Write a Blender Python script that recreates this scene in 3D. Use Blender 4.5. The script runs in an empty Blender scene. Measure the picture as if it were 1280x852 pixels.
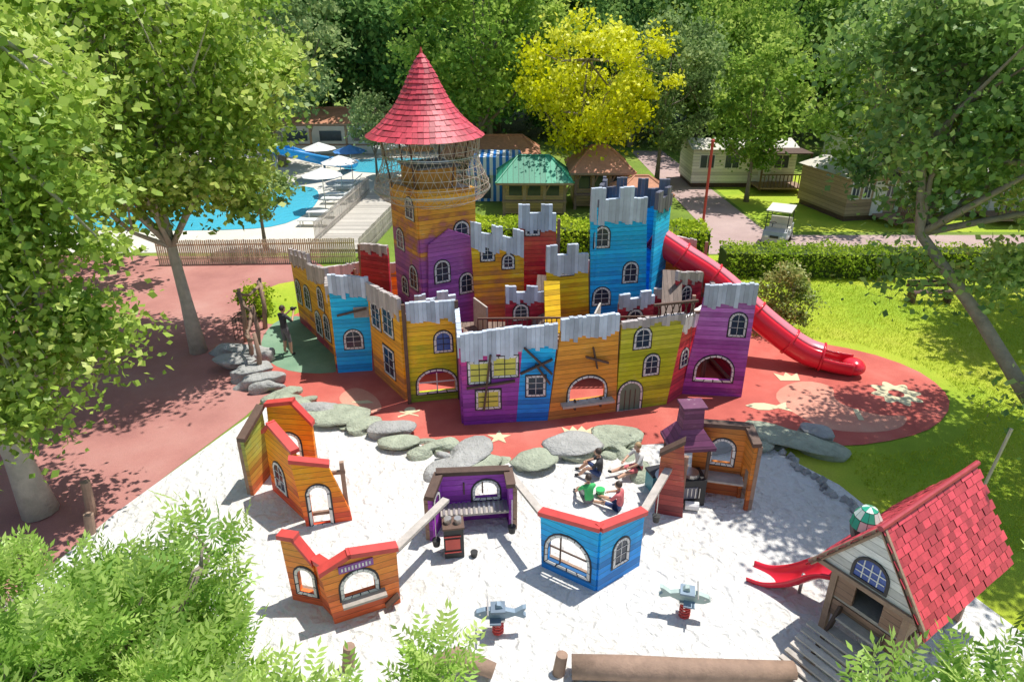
import bpy, bmesh, math, random
import numpy as np
from mathutils import Vector, Matrix
from mathutils.geometry import tessellate_polygon
random.seed(7); RNG=np.random.default_rng(7)
SC=bpy.context.scene; COL=SC.collection
# ------------------------------------------------------------------ nodes / materials
def newmat(name):
    m=bpy.data.materials.new(name); m.use_nodes=True; nt=m.node_tree; nt.nodes.clear()
    o=nt.nodes.new('ShaderNodeOutputMaterial'); b=nt.nodes.new('ShaderNodeBsdfPrincipled')
    nt.links.new(b.outputs[0],o.inputs[0]); return m,nt,b,o
def N(nt,t,**k):
    n=nt.nodes.new('ShaderNode'+t)
    for a,v in k.items(): setattr(n,a,v)
    return n
def mth(nt,op,a,b=None,c=None):
    n=nt.nodes.new('ShaderNodeMath'); n.operation=op
    for i,x in enumerate((a,b,c)):
        if x is None: continue
        if isinstance(x,(int,float)): n.inputs[i].default_value=x
        else: nt.links.new(x,n.inputs[i])
    return n.outputs[0]
def ramp(nt,fac,stops):
    r=nt.nodes.new('ShaderNodeValToRGB'); e=r.color_ramp.elements
    while len(e)<len(stops): e.new(.5)
    for x,(p,c) in zip(e,stops): x.position=p; x.color=(*c,1)
    nt.links.new(fac,r.inputs[0]); return r.outputs[0]
def scalec(nt,col,f):
    n=nt.nodes.new('ShaderNodeVectorMath'); n.operation='SCALE'
    nt.links.new(col,n.inputs[0]); nt.links.new(f,n.inputs['Scale']); return n.outputs[0]
def noise(nt,vec,scale,det=4,rough=.6):
    n=N(nt,'TexNoise'); n.inputs['Scale'].default_value=scale; n.inputs['Detail'].default_value=det; n.inputs['Roughness'].default_value=rough
    if vec is not None: nt.links.new(vec,n.inputs['Vector'])
    return n.outputs[0]
def bump(nt,b,h,dist,strength=1.0):
    n=N(nt,'Bump'); n.inputs['Distance'].default_value=dist; n.inputs['Strength'].default_value=strength
    nt.links.new(h,n.inputs['Height']); nt.links.new(n.outputs[0],b.inputs['Normal'])
def mp(nt,vec,s):
    m=N(nt,'Mapping'); m.inputs['Scale'].default_value=s; nt.links.new(vec,m.inputs[0]); return m.outputs[0]
def solid(name,col,rough=.6,amt=.35,scale=3,bd=.0,island=0.,metal=0):
    m,nt,b,o=newmat(name); tc=N(nt,'TexCoord').outputs['Object']
    n=noise(nt,tc,scale); f=mth(nt,'MULTIPLY_ADD',n,amt*2,1-amt)
    if island:
        g=N(nt,'NewGeometry'); f=mth(nt,'MULTIPLY',f,mth(nt,'MULTIPLY_ADD',g.outputs['Random Per Island'],island*2,1-island))
    rgb=N(nt,'RGB'); rgb.outputs[0].default_value=(*col,1)
    nt.links.new(scalec(nt,rgb.outputs[0],f),b.inputs['Base Color'])
    b.inputs['Roughness'].default_value=rough; b.inputs['Metallic'].default_value=metal
    if bd: bump(nt,b,noise(nt,tc,scale*4),bd)
    return m
_pc={}
def sat(c,s): 
    m=sum(c)/3; return tuple(max(.006,min(.9,m+(x-m)*s)) for x in c)
def lift(c,g=None): return sat(tuple(min(.92,x**(g or .65)) for x in c),1.38)
def plank(name,stops,Ht=3.,pw=.14,axis=1,wear=.3,g=None,raw=False):
    if name in _pc: return _pc[name]
    if not raw: stops=[(p,lift(c,g)) for p,c in stops]
    m,nt,b,o=newmat('painted_planks_'+name); tc=N(nt,'TexCoord').outputs['Object']
    s=N(nt,'SeparateXYZ'); nt.links.new(tc,s.inputs[0]); y=s.outputs[axis]
    q=mth(nt,'DIVIDE',y,pw); fl=mth(nt,'FLOOR',q); fr=mth(nt,'FRACT',q)
    wn=N(nt,'TexWhiteNoise',noise_dimensions='1D'); nt.links.new(fl,wn.inputs['W']); rnd=wn.outputs[0]
    mr=N(nt,'MapRange'); nt.links.new(fr,mr.inputs[0]); mr.inputs[1].default_value=0.0; mr.inputs[2].default_value=.15; mr.inputs[3].default_value=.34; mr.inputs[4].default_value=1
    big=noise(nt,tc,1.1,3)
    grain=noise(nt,mp(nt,tc,(2.5,22,2.5) if axis==1 else ((22,2.5,2.5) if axis==0 else (2.5,2.5,22))),2,5,.7)
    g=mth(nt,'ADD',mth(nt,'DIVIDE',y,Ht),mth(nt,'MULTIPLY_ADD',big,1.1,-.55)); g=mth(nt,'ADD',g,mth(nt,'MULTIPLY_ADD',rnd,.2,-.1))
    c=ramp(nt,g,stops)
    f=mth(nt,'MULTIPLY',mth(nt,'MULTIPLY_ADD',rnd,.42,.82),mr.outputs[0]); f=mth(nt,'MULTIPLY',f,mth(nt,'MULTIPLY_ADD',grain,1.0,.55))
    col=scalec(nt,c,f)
    mx=N(nt,'MixRGB'); wf=mth(nt,'MULTIPLY',mth(nt,'GREATER_THAN',mth(nt,'MULTIPLY',grain,mth(nt,'ADD',big,.55)),.68),wear)
    nt.links.new(wf,mx.inputs[0]); nt.links.new(col,mx.inputs[1]); mx.inputs[2].default_value=(.6,.52,.46,1)
    nt.links.new(mx.outputs[0],b.inputs['Base Color']); b.inputs['Roughness'].default_value=.55
    hh=mth(nt,'ADD',mth(nt,'MULTIPLY',fr,-.8),mth(nt,'MULTIPLY',grain,.25)); bump(nt,b,hh,.018)
    _pc[name]=m; return m
def leafmat(name,dark,mid,light,trans=.4,g=.70,gloss=True):
    m,nt,b,o=newmat('foliage_'+name); dark,mid,light=[sat(tuple(min(.85,x**g) for x in c),1.12) for c in (dark,mid,light)]
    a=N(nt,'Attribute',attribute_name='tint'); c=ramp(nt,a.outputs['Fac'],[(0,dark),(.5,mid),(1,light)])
    if gloss:
        b.inputs['Roughness'].default_value=.42; b.inputs['Specular IOR Level'].default_value=.4
    else:
        nt.nodes.remove(b); b=N(nt,'BsdfDiffuse')
    nt.links.new(c,b.inputs[0])
    t=N(nt,'BsdfTranslucent'); nt.links.new(c,t.inputs[0]); mx=N(nt,'MixShader'); mx.inputs[0].default_value=trans
    nt.links.new(b.outputs[0],mx.inputs[1]); nt.links.new(t.outputs[0],mx.inputs[2]); nt.links.new(mx.outputs[0],o.inputs[0])
    return m
# ------------------------------------------------------------------ mesh builder
def empty(name,loc=(0,0,0)):
    e=bpy.data.objects.new(name,None); e.location=loc; e.empty_display_size=.2; COL.objects.link(e); return e
def link(me,name,parent=None,M=None):
    o=bpy.data.objects.new(name,me); COL.objects.link(o)
    if parent is not None:
        o.parent=parent; o.matrix_parent_inverse=Matrix.Translation(-Vector(parent.location))
    if M is not None: o.matrix_basis=M
    return o
class MB:
    def __init__(s): s.v=[];s.f=[];s.m=[];s.mats=[]
    def mi(s,mat):
        if mat not in s.mats: s.mats.append(mat)
        return s.mats.index(mat)
    def poly(s,pts,mat):
        k=len(s.v); s.v+=[tuple(p) for p in pts]; s.f.append(tuple(range(k,k+len(pts)))); s.m.append(s.mi(mat))
    def prism(s,loops,z0,z1,mat,T=None):
        T=T or (lambda x,y,z:(x,y,z)); mi=s.mi(mat)
        tri=tessellate_polygon([[Vector((p[0],p[1],0)) for p in L] for L in loops])
        flat=[p for L in loops for p in L]; n=len(flat); k=len(s.v)
        s.v+=[T(p[0],p[1],z0) for p in flat]+[T(p[0],p[1],z1) for p in flat]
        for t in tri:
            s.f.append(tuple(k+i for i in t)); s.m.append(mi)
            s.f.append(tuple(k+n+i for i in reversed(t))); s.m.append(mi)
        o=0
        for L in loops:
            c=len(L)
            for i in range(c):
                j=(i+1)%c; s.f.append((k+o+i,k+o+j,k+n+o+j,k+n+o+i)); s.m.append(mi)
            o+=c
    def box(s,c,sz,mat,rz=0,M=None):
        k=len(s.v); R=M or Matrix.Rotation(rz,3,'Z')
        for x in(-1,1):
            for y in(-1,1):
                for z in(-1,1):
                    s.v.append(tuple(Vector(c)+R@Vector((x*sz[0]/2,y*sz[1]/2,z*sz[2]/2))))
        for f in((0,1,3,2),(4,6,7,5),(0,4,5,1),(2,3,7,6),(0,2,6,4),(1,5,7,3)):
            s.f.append(tuple(k+i for i in f)); s.m.append(s.mi(mat))
    def beam(s,a,b,w,h,mat):
        a=Vector(a);b=Vector(b);d=b-a;x=d.normalized();up=Vector((0,0,1)) if abs(x.z)<.95 else Vector((0,1,0))
        y=up.cross(x).normalized(); z=x.cross(y); M=Matrix((x,y,z)).transposed()
        s.box((a+b)/2,(d.length,w,h),mat,M=M)
    def tube(s,path,radii,mat,n=8,cap=True):
        path=[Vector(p) for p in path]; k=len(s.v); mi=s.mi(mat); prev=None
        for i,p in enumerate(path):
            d=(path[min(i+1,len(path)-1)]-path[max(i-1,0)]).normalized()
            if prev is None: u=d.orthogonal().normalized()
            else: u=(prev-d*prev.dot(d)).normalized()
            prev=u; w=d.cross(u); r=radii[i] if hasattr(radii,'__len__') else radii
            for j in range(n):
                a=2*math.pi*j/n; s.v.append(tuple(p+(u*math.cos(a)+w*math.sin(a))*r))
        for i in range(len(path)-1):
            for j in range(n):
                q=(j+1)%n; s.f.append((k+i*n+j,k+i*n+q,k+(i+1)*n+q,k+(i+1)*n+j)); s.m.append(mi)
        if cap:
            s.f.append(tuple(range(k+n-1,k-1,-1))); s.m.append(mi)
            e=k+(len(path)-1)*n; s.f.append(tuple(range(e,e+n))); s.m.append(mi)
    def ball(s,c,r,mat,sub=2,jit=0.,seed=0,cut=9):
        bm=bmesh.new(); bmesh.ops.create_icosphere(bm,subdivisions=sub,radius=1); k=len(s.v); rr=random.Random(seed)
        r=r if hasattr(r,'__len__') else (r,r,r); off=[Vector((rr.uniform(-1,1),rr.uniform(-1,1),rr.uniform(-.5,.6))).normalized() for _ in range(8)]
        for v in bm.verts:
            q=1+jit*sum(max(-.2,abs(v.co.dot(o))-.6) for o in off)*-1
            z=v.co.z*r[2]*q
            if z>cut: z=cut+(z-cut)*.16+.012*math.sin(v.co.x*9+seed)*math.cos(v.co.y*7)
            s.v.append((c[0]+v.co.x*r[0]*q,c[1]+v.co.y*r[1]*q,c[2]+z))
        for f in bm.faces: s.f.append(tuple(k+v.index for v in f.verts)); s.m.append(s.mi(mat))
        bm.free()
    def obj(s,name,parent=None,M=None,smooth=False,norm=True):
        me=bpy.data.meshes.new(name); me.from_pydata(s.v,[],s.f)
        for m in s.mats: me.materials.append(m)
        me.polygons.foreach_set('material_index',s.m)
        if smooth: me.polygons.foreach_set('use_smooth',[True]*len(s.f))
        if norm:
            bm=bmesh.new(); bm.from_mesh(me); bmesh.ops.recalc_face_normals(bm,faces=bm.faces); bm.to_mesh(me); bm.free()
        me.update(); return link(me,name,parent,M)
# ------------------------------------------------------------------ materials
m,nt,b,o=newmat('white_sand'); tc=N(nt,'TexCoord').outputs['Object']
n1=noise(nt,tc,.45,5); n2=noise(nt,tc,5,4); n3=noise(nt,tc,55,3); n4=noise(nt,tc,1.6,3)
v=N(nt,'TexVoronoi'); v.inputs['Scale'].default_value=3.4
wv=N(nt,'VectorMath',operation='ADD'); nn=N(nt,'TexNoise'); nn.inputs['Scale'].default_value=2.5; nt.links.new(tc,nn.inputs[0]); nt.links.new(tc,wv.inputs[0]); nt.links.new(nn.outputs['Color'],wv.inputs[1]); nt.links.new(wv.outputs[0],v.inputs['Vector'])
c=ramp(nt,mth(nt,'ADD',mth(nt,'MULTIPLY',n1,.6),mth(nt,'MULTIPLY',n2,.4)),[(.32,(.60,.56,.50)),(.46,(.71,.69,.65)),(.66,(.77,.765,.745))])
c=scalec(nt,c,mth(nt,'MULTIPLY_ADD',n3,.26,.88)); nt.links.new(c,b.inputs['Base Color']); b.inputs['Roughness'].default_value=.95
h=mth(nt,'ADD',mth(nt,'MULTIPLY',v.outputs['Distance'],.6),mth(nt,'ADD',mth(nt,'MULTIPLY',n2,1.0),mth(nt,'MULTIPLY',n3,.12))); h=mth(nt,'ADD',h,mth(nt,'MULTIPLY',n4,1.2)); bump(nt,b,h,.10)
M_sand=m
def gm(name,stops,s1,s2,bd,rough=.9,speck=.35):
    m,nt,b,o=newmat(name); tc=N(nt,'TexCoord').outputs['Object']
    n1=noise(nt,tc,s1,5); n2=noise(nt,tc,s2,3,.75)
    c=ramp(nt,n1,stops); c=scalec(nt,c,mth(nt,'MULTIPLY_ADD',n2,speck*2,1-speck)); nt.links.new(c,b.inputs['Base Color'])
    b.inputs['Roughness'].default_value=rough; bump(nt,b,n2,bd); return m
M_rub=gm('red_rubber_surface',[(.3,(.45,.09,.07)),(.5,(.56,.125,.095)),(.7,(.63,.19,.145))],.5,45,.01)
M_rub2=gm('pale_rubber_surface',[(.3,(.62,.24,.17)),(.7,(.70,.36,.26))],.8,45,.01)
M_grub=gm('green_rubber_surface',[(.3,(.15,.28,.18)),(.7,(.25,.39,.26))],.8,45,.01)
M_path=gm('red_brown_asphalt',[(.3,(.36,.15,.13)),(.5,(.46,.205,.175)),(.75,(.53,.28,.24))],.35,50,.01)
M_road=gm('rosy_asphalt',[(.3,(.40,.28,.26)),(.7,(.52,.38,.35))],.4,40,.01)
M_lawn=gm('lawn_turf',[(.25,(.22,.35,.015)),(.42,(.36,.51,.025)),(.58,(.50,.58,.04)),(.78,(.60,.57,.09))],.22,28,.05,speck=.4)
M_ground=gm('woodland_turf',[(.25,(.10,.16,.02)),(.5,(.20,.30,.03)),(.75,(.34,.38,.07))],.2,20,.05,speck=.5)
M_conc=gm('pale_paving',[(.3,(.60,.56,.48)),(.7,(.72,.68,.60))],.3,20,.01,speck=.15)
M_mark=gm('beige_marking',[(.3,(.60,.54,.34)),(.7,(.70,.64,.42))],2,40,.005)
M_cor=solid('grey_blue_corrugated',(.58,.65,.75),.5,.4,2.2,0,.25)
M_corb=solid('grey_brown_corrugated',(.54,.48,.46),.5,.35,2.2,0,.25)
M_cord=solid('charcoal_slats',(.15,.15,.19),.5,.3,2.2,0,.3)
M_blk=solid('black_outline_paint',(.018,.018,.024),.5,.2)
M_wht=solid('white_stone_paint',(.80,.78,.75),.6,.25,6,0,.12)
M_pane=solid('dark_pane',(.025,.04,.07),.15,.5,3)
M_paneb=solid('navy_pane',(.04,.10,.38),.2,.5,3)
M_paney=solid('yellow_pane',(.74,.70,.10),.4,.3,5)
M_wood=solid('weathered_wood',(.32,.21,.15),.8,.4,6,.01,.2)
M_woodg=solid('grey_wood',(.48,.43,.38),.8,.4,6,.01,.25)
M_woodd=solid('dark_wood',(.12,.07,.05),.7,.4,6,.01,.2)
M_steel=solid('galvanised_steel',(.55,.53,.5),.35,.2,8,0,0,.7)
M_net=solid('netting_steel',(.62,.52,.42),.4,.2,8,0,0,.3)
M_tile=solid('red_shingle_paint',(.58,.06,.085),.5,.35,5,.004,.34)
M_ridge=solid('red_trim_paint',(.62,.07,.06),.45,.3,5)
M_slide=solid('red_plastic',(.76,.025,.05),.22,.12,1.2)
M_slide2=solid('faded_pink_highlight_plastic',(.84,.24,.30),.3,.15,1.2)  # pale top of the slide tube: fading plus a highlight painted into the colour
M_rock=solid('lichen_stone',(.40,.44,.33),.9,.6,2.6,.09)
M_rockg=solid('grey_stone',(.42,.42,.40),.9,.5,2.5,.09)
M_bark=solid('tree_bark',(.30,.25,.19),.9,.5,5,.03)
M_barkl=solid('pale_tree_bark',(.50,.46,.38),.9,.45,4,.02)
M_white=solid('white_paint',(.78,.78,.76),.5,.1)
M_cream=solid('cream_cladding',(.70,.67,.58),.6,.12,3)
M_glass=solid('window_glass',(.07,.09,.11),.08,.3)
M_terra=solid('terracotta_tiles',(.58,.27,.16),.8,.35,5,.02)
M_rubber=solid('black_rubber',(.03,.03,.03),.6,.2)
M_bamboo=solid('bamboo_slats',(.60,.50,.36),.8,.3,6,0,.25)
def flat(name,pts,z,mat):
    b=MB(); tri=tessellate_polygon([[Vector((p[0],p[1],0)) for p in pts]]); b.v=[(p[0],p[1],z) for p in pts]
    for t in tri: b.f.append(tuple(t)); b.m.append(b.mi(mat))
    o=b.obj(name); me=o.data
    if len(me.polygons) and me.polygons[0].normal.z<0: me.flip_normals()
    return o
def smoothloop(pts,it=2):
    for _ in range(it):
        q=[]
        for i in range(len(pts)):
            a=pts[i];b=pts[(i+1)%len(pts)]
            q+=[(a[0]*.75+b[0]*.25,a[1]*.75+b[1]*.25),(a[0]*.25+b[0]*.75,a[1]*.25+b[1]*.75)]
        pts=q
    return pts
# ------------------------------------------------------------------ grounds
flat('ground',[(-400,-100),(400,-100),(400,600),(-400,600)],0,M_ground)
flat('lawn',[(7,2),(60,2),(60,31),(9.3,31),(8.2,27),(5,27),(7,20)],.004,M_lawn)
flat('lawn',[(13.6,35),(60,35),(60,50),(13.4,50)],.004,M_lawn)
flat('asphalt_path',smoothloop([(-40,3),(-11,3),(-9.8,9),(-8.9,12.3),(-7.0,17.8),(-7.0,21),(-7.6,24),(-7.9,30),(-13,31),(-40,31)],1),.008,M_path)
flat('lawn',smoothloop([(-10.4,27.2),(-7.6,27.8),(-7.0,25),(-7.4,23.4),(-8.8,22.6),(-9.8,24)],2),.012,M_lawn)
flat('road',[(8.9,31.2),(40,31.2),(40,34.4),(13.4,34.4),(12.9,60),(10.2,60),(10.3,34.4),(8.9,33.4)],.012,M_road)
flat('pool_terrace',[(-40,31.4),(-7,31.4),(-5.5,47),(-3,70),(-60,70)],.012,M_conc)
sandp=[(-6.9,17.6),(-5.4,16.6),(-4.3,16),(-3.4,15.6),(-2.5,15.2),(-1.4,14.5),(-.6,14.3),(.4,14.4),(1.5,14.6),(2.5,15),(3.3,15.1),(4.8,15.1),(6.5,15.2),(7.06,14.3),(7.8,13.3),(8.1,12.4),(8.4,11),(9.6,8),(9.6,1),(-11,1),(-10,8),(-8.9,12.3),(-7.6,15.8)]
flat('sand_pit',sandp,.020,M_sand)
rub=[(-8.0,19.7),(-7.2,17.8),(-6.0,16.9),(-5.3,16.5),(-4.3,15.9),(-3.4,15.5),(-2.5,15.1),(-1.4,14.4),(-.6,14.2),(.4,14.3),(1.5,14.5),(2.5,14.9),(3.3,15),(4.8,15.1),(6.5,15.1),(7.6,15.1),(8.74,14.9),(10.4,15.3),(11.6,15.9),(12.65,17),(13,18.1),(12.8,19.4),(11.8,20.6),(10,21.5),(8,22.8),(6.5,26),(-6,26.8),(-8.3,24),(-8.6,21.5)]
flat('rubber_play_surface',smoothloop(rub,1),.024,M_rub)
flat('green_rubber_patch',smoothloop([(-8.8,23.3),(-7.7,23.8),(-5.6,20.5),(-5.2,18.9),(-7.4,19.1),(-8.7,21.0)],2),.028,M_grub)
flat('pale_rubber_patch',smoothloop([(7.6,17.6),(8.8,18.6),(9.8,18.2),(9.3,17.2),(10.3,16.4),(11.2,16.5),(10.4,15.6),(8.6,15.6),(8.0,16.4)],2),.028,M_rub2)
flat('pale_rubber_patch',smoothloop([(-4.8,18.2),(-4.0,17.6),(-3.6,16.6),(-4.4,16.6),(-5.2,17.4)],2),.028,M_rub2)
def circ(cx,cy,r,n=14,sy=1): return [(cx+r*math.cos(2*math.pi*i/n),cy+sy*r*math.sin(2*math.pi*i/n)) for i in range(n)]
b=MB()
fl=[(11.4+(.62+.12*math.cos(8*a))*math.cos(a)*1.0,17.7+(.62+.12*math.cos(8*a))*math.sin(a)) for a in [2*math.pi*i/64 for i in range(64)]]
b.prism([fl,circ(11.4,17.7,.22)],.028,.034,M_mark)
b.prism([[(1.45,15.45),(2.1,15.45),(2.2,15.85),(2.0,15.68),(1.9,15.9),(1.77,15.68),(1.65,15.9),(1.55,15.68),(1.35,15.85)]],.028,.034,M_mark)
b.prism([[(8.25,18.5),(8.85,18.5),(8.95,19),(8.7,18.8),(8.6,19.05),(8.45,18.8),(8.2,19)]],.032,.036,M_mark)
b.prism([[(6.7,17.0),(7.0,17.14),(7.3,17.14),(7.6,17.0),(7.95,17.2),(7.85,16.9),(7.95,16.65),(7.6,16.85),(7.3,16.74),(7.0,16.76)]],.028,.034,M_mark)
b.prism([[(9.6,16.2),(9.7,16.8),(9.85,16.8),(9.75,16.2)]],.032,.036,M_mark)
b.prism([circ(-2.9,16.75,.16)],.028,.034,M_mark)
star=[(-.35+(.34 if i%2==0 else .14)*math.cos(math.pi*i/5+.3),15.35+(.34 if i%2==0 else .14)*math.sin(math.pi*i/5+.3)) for i in range(10)]
b.prism([star],.028,.034,M_mark)
for sg in(-1,1): b.prism([[(-3.2,16.55-sg*.15),(-3.17,16.48-sg*.15),(-2.6,16.55+sg*.15),(-2.63,16.62+sg*.15)]],.028+.002*sg,.034+.002*sg,M_mark)
b.prism([[(-4.7,17.2),(-4.2,17.3),(-4.0,17.15),(-4.4,17.1)]],.032,.036,M_mark)
b.obj('painted_ground_motifs')
edge=[(-6.75,17.5,.28),(-6.15,17.05,.26),(-5.45,16.6,.33),(-4.65,16.0,.46),(-3.9,15.72,.32),(-3.25,15.38,.32),(-2.55,15.02,.28),(-2.0,14.65,.22),(-1.4,14.25,.40),(-.55,14.1,.44),(.38,14.2,.38),(1.3,14.4,.44),(2.12,14.72,.34),(2.95,14.85,.38),(5.7,15.0,.26),(6.5,15.05,.26),(7.35,15.15,.55),(8.0,15.35,.28),(-8.6,19.3,.40),(-8.15,18.7,.34),(-8.95,20.2,.44),(-8.3,19.9,.34),(-7.7,18.2,.28),(-7.3,17.9,.22)]
for i,(x,y,r) in enumerate(edge):
    b=MB(); g_=i>=18; b.ball((x,y,.0),(r*1.25,r*.84,.36 if not g_ else r*.85),M_rockg if g_ or i%3==2 else M_rock,4,1.5,i+3,cut=(.10+.05*(i%3)) if not g_ else .34); b.obj('boulder',smooth=True)
b=MB()
for i in range(26):
    t=i/25; x=6.9+1.35*t+.1*math.sin(i); y=14.6-3.6*t; b.ball((x,y,.02),(.13,.11,.09),M_rockg,1,.6,i)
b.obj('stone_edging')
# ------------------------------------------------------------------ castle panels
def arch(s0,z0,s1,z1,m=0,rect=False,n=10):
    s0-=m;s1+=m;z0-=m;z1+=m; w=(s1-s0)/2; P=[(s0+(s1-s0)*i/4,z0) for i in range(5)]
    if rect: return P+[(s1,z0+(z1-z0)*i/3) for i in(1,2,3)]+[(s1-(s1-s0)*i/4,z1) for i in(1,2,3,4)]+[(s0,z1-(z1-z0)*i/3) for i in(1,2)]
    r=min(w,(z1-z0)*.6); zs=z1-r
    P+=[(s1,z0+(zs-z0)*.5)]
    for i in range(n+1):
        a=math.pi*i/n; P.append(((s0+s1)/2+w*math.cos(a),zs+r*math.sin(a)))
    P+=[(s0,z0+(zs-z0)*.5)]
    return P
def window(b,s0,z0,s1,z1,kind='a',pane=None,f=.055,zb=.04):
    rect=kind in'rR'; inn=arch(s0,z0,s1,z1,0,rect); mid=arch(s0,z0,s1,z1,f*1.0,rect); out=arch(s0,z0,s1,z1,f*1.7,rect)
    b.prism([out,inn],zb,zb+.012,M_blk)
    n=len(inn)
    for i in range(n):
        j=(i+1)%n; q=[inn[i],inn[j],mid[j],mid[i]]; k=random.uniform(.0,.5)
        q[2]=(q[2][0]+(out[j][0]-q[2][0])*k,q[2][1]+(out[j][1]-q[2][1])*k); q[3]=(q[3][0]+(out[i][0]-q[3][0])*k,q[3][1]+(out[i][1]-q[3][1])*k)
        c=(sum(p[0] for p in q)/4,sum(p[1] for p in q)/4); q=[(c[0]+(p[0]-c[0])*.86,c[1]+(p[1]-c[1])*.86) for p in q]
        b.prism([q],zb+.012,zb+.024,M_wht)
    if kind in'ard':
        b.prism([inn],zb+.002,zb+.006,pane or M_pane)
        if kind!='d':
            mm=M_wht if pane is None else M_blk; c=(s0+s1)/2; w=.012 if pane is None else .02
            b.box((c,(z0+z1)/2,zb+.012),(w,(z1-z0)-.02,.010),mm)
            for q in (.35,.68): b.box((c,z0+(z1-z0)*q,zb+.0135),((s1-s0)*.94,w,.006),mm)
        else:
            for q in(.25,.5,.75): b.box((s0+(s1-s0)*q,(z0+z1)/2-.1,zb+.012),(.02,(z1-z0)*.75,.01),M_woodd)
castle=empty('playground_castle',(0,20,0))
def frame2d(p0,p1):
    ex=Vector((p1[0]-p0[0],p1[1]-p0[1],0)).normalized(); ey=Vector((0,0,1)); ez=ex.cross(ey)
    M=Matrix.Identity(4)
    for i,a in enumerate((ex,ey,ez)):
        for r in range(3): M[r][i]=a[r]
    M[0][3]=p0[0];M[1][3]=p0[1]; return M
def slats(b,a,c,h,mat,hang=.16,w=.11,cren=0,z0=-.05,z1=.075):
    a=Vector(a);c=Vector(c);d=c-a;L=d.length;n=max(2,int(L/w));u=d/L
    for i in range(n):
        p=a+u*(L*i/n);q=a+u*(L*(i+.96)/n);up=h+random.uniform(-.02,.02)
        if cren: up=h*(1.0 if (i//cren)%2==0 else .45)+random.uniform(-.015,.015)
        dn=hang+random.uniform(-.07,.07)+ (.08 if (i//2)%2 else 0)
        b.prism([[(p.x,p.y-dn),(q.x,q.y-dn-.02),(q.x,q.y+up),(p.x,p.y+up)]],z0,z1+.006*(i%2),mat)
def panel(name,p0,p1,top,wins,mat,cor=None,ch=.35,cren=0,parent=None,extra=None,base=0,posts=True,hang=.16,bot=None):
    parent=parent or castle
    M=frame2d(p0,p1); L=math.hypot(p1[0]-p0[0],p1[1]-p0[1]); b=MB()
    outer=(bot or [(0,base),(L,base)])+[(x,y) for x,y in reversed(top)]
    holes=[]
    for w in wins:
        k=w[4] if len(w)>4 else 'a'
        r=arch(*w[:4],0,k in'rR')
        if k in'AR': holes.append(r)
    b.prism([outer]+holes,-.04,.04,mat)
    for w in wins:
        k=w[4] if len(w)>4 else 'a'; window(b,*w[:4],k,w[5] if len(w)>5 else None)
    if cor is not None:
        for i in range(len(top)-1): slats(b,top[i],top[i+1],ch,cor,hang,cren=cren)
    if posts:
        tz=min(t[1] for t in top)
        for s in(.06,L-.06): b.box((s,tz/2,-.09),(.09,tz,.09),M_wood)
        for zz in (.26,tz*.84): b.box((L/2,zz,-.07),(L,.08,.06),M_wood)
    if extra: extra(b)
    return b.obj(name,parent,M)
cOr=(.62,.20,.035);cOr2=(.72,.30,.05);cBr=(.36,.11,.04);cPu=(.17,.035,.20);cBl=(.01,.22,.62);cBl2=(.02,.36,.82);cOl=(.36,.33,.03);cRe=(.48,.035,.045);cDr=(.22,.02,.035);cYe=(.78,.42,.04)
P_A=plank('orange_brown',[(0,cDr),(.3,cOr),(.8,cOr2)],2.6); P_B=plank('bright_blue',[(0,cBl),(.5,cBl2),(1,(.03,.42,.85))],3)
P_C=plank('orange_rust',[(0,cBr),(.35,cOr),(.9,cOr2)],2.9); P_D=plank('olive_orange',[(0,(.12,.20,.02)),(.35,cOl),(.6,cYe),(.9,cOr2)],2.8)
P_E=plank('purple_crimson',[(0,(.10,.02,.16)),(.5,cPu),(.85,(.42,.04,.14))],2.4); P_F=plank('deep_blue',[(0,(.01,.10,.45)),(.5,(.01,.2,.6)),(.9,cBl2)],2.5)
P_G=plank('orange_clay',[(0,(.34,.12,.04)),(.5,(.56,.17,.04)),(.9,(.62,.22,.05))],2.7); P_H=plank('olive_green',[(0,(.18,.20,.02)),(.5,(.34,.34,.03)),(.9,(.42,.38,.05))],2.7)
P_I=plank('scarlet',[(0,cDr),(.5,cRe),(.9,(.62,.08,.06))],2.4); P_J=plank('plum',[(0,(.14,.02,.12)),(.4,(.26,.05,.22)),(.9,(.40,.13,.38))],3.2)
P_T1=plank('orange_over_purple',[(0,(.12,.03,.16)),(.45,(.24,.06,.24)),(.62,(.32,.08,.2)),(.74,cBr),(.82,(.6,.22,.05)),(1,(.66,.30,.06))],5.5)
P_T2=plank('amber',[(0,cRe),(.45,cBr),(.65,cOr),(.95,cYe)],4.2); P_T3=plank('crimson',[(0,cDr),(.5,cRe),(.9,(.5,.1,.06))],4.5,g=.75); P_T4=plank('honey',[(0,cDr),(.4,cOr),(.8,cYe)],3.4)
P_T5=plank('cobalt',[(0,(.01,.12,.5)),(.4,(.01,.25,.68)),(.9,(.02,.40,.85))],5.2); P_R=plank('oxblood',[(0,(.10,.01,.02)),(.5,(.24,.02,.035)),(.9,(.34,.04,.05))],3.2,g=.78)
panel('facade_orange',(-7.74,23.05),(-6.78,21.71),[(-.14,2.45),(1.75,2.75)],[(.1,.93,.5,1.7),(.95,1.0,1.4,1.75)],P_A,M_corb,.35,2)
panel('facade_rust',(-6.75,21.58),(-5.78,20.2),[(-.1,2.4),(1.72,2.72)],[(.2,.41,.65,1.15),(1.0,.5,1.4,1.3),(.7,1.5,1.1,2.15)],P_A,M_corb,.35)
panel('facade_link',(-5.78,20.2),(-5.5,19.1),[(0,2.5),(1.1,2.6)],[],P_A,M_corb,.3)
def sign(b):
    b.box((.95,2.05,.09),(.55,.34,.02),M_woodg); b.box((.62,2.08,.12),(.9,.06,.05),M_woodd,rz=.2)
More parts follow.
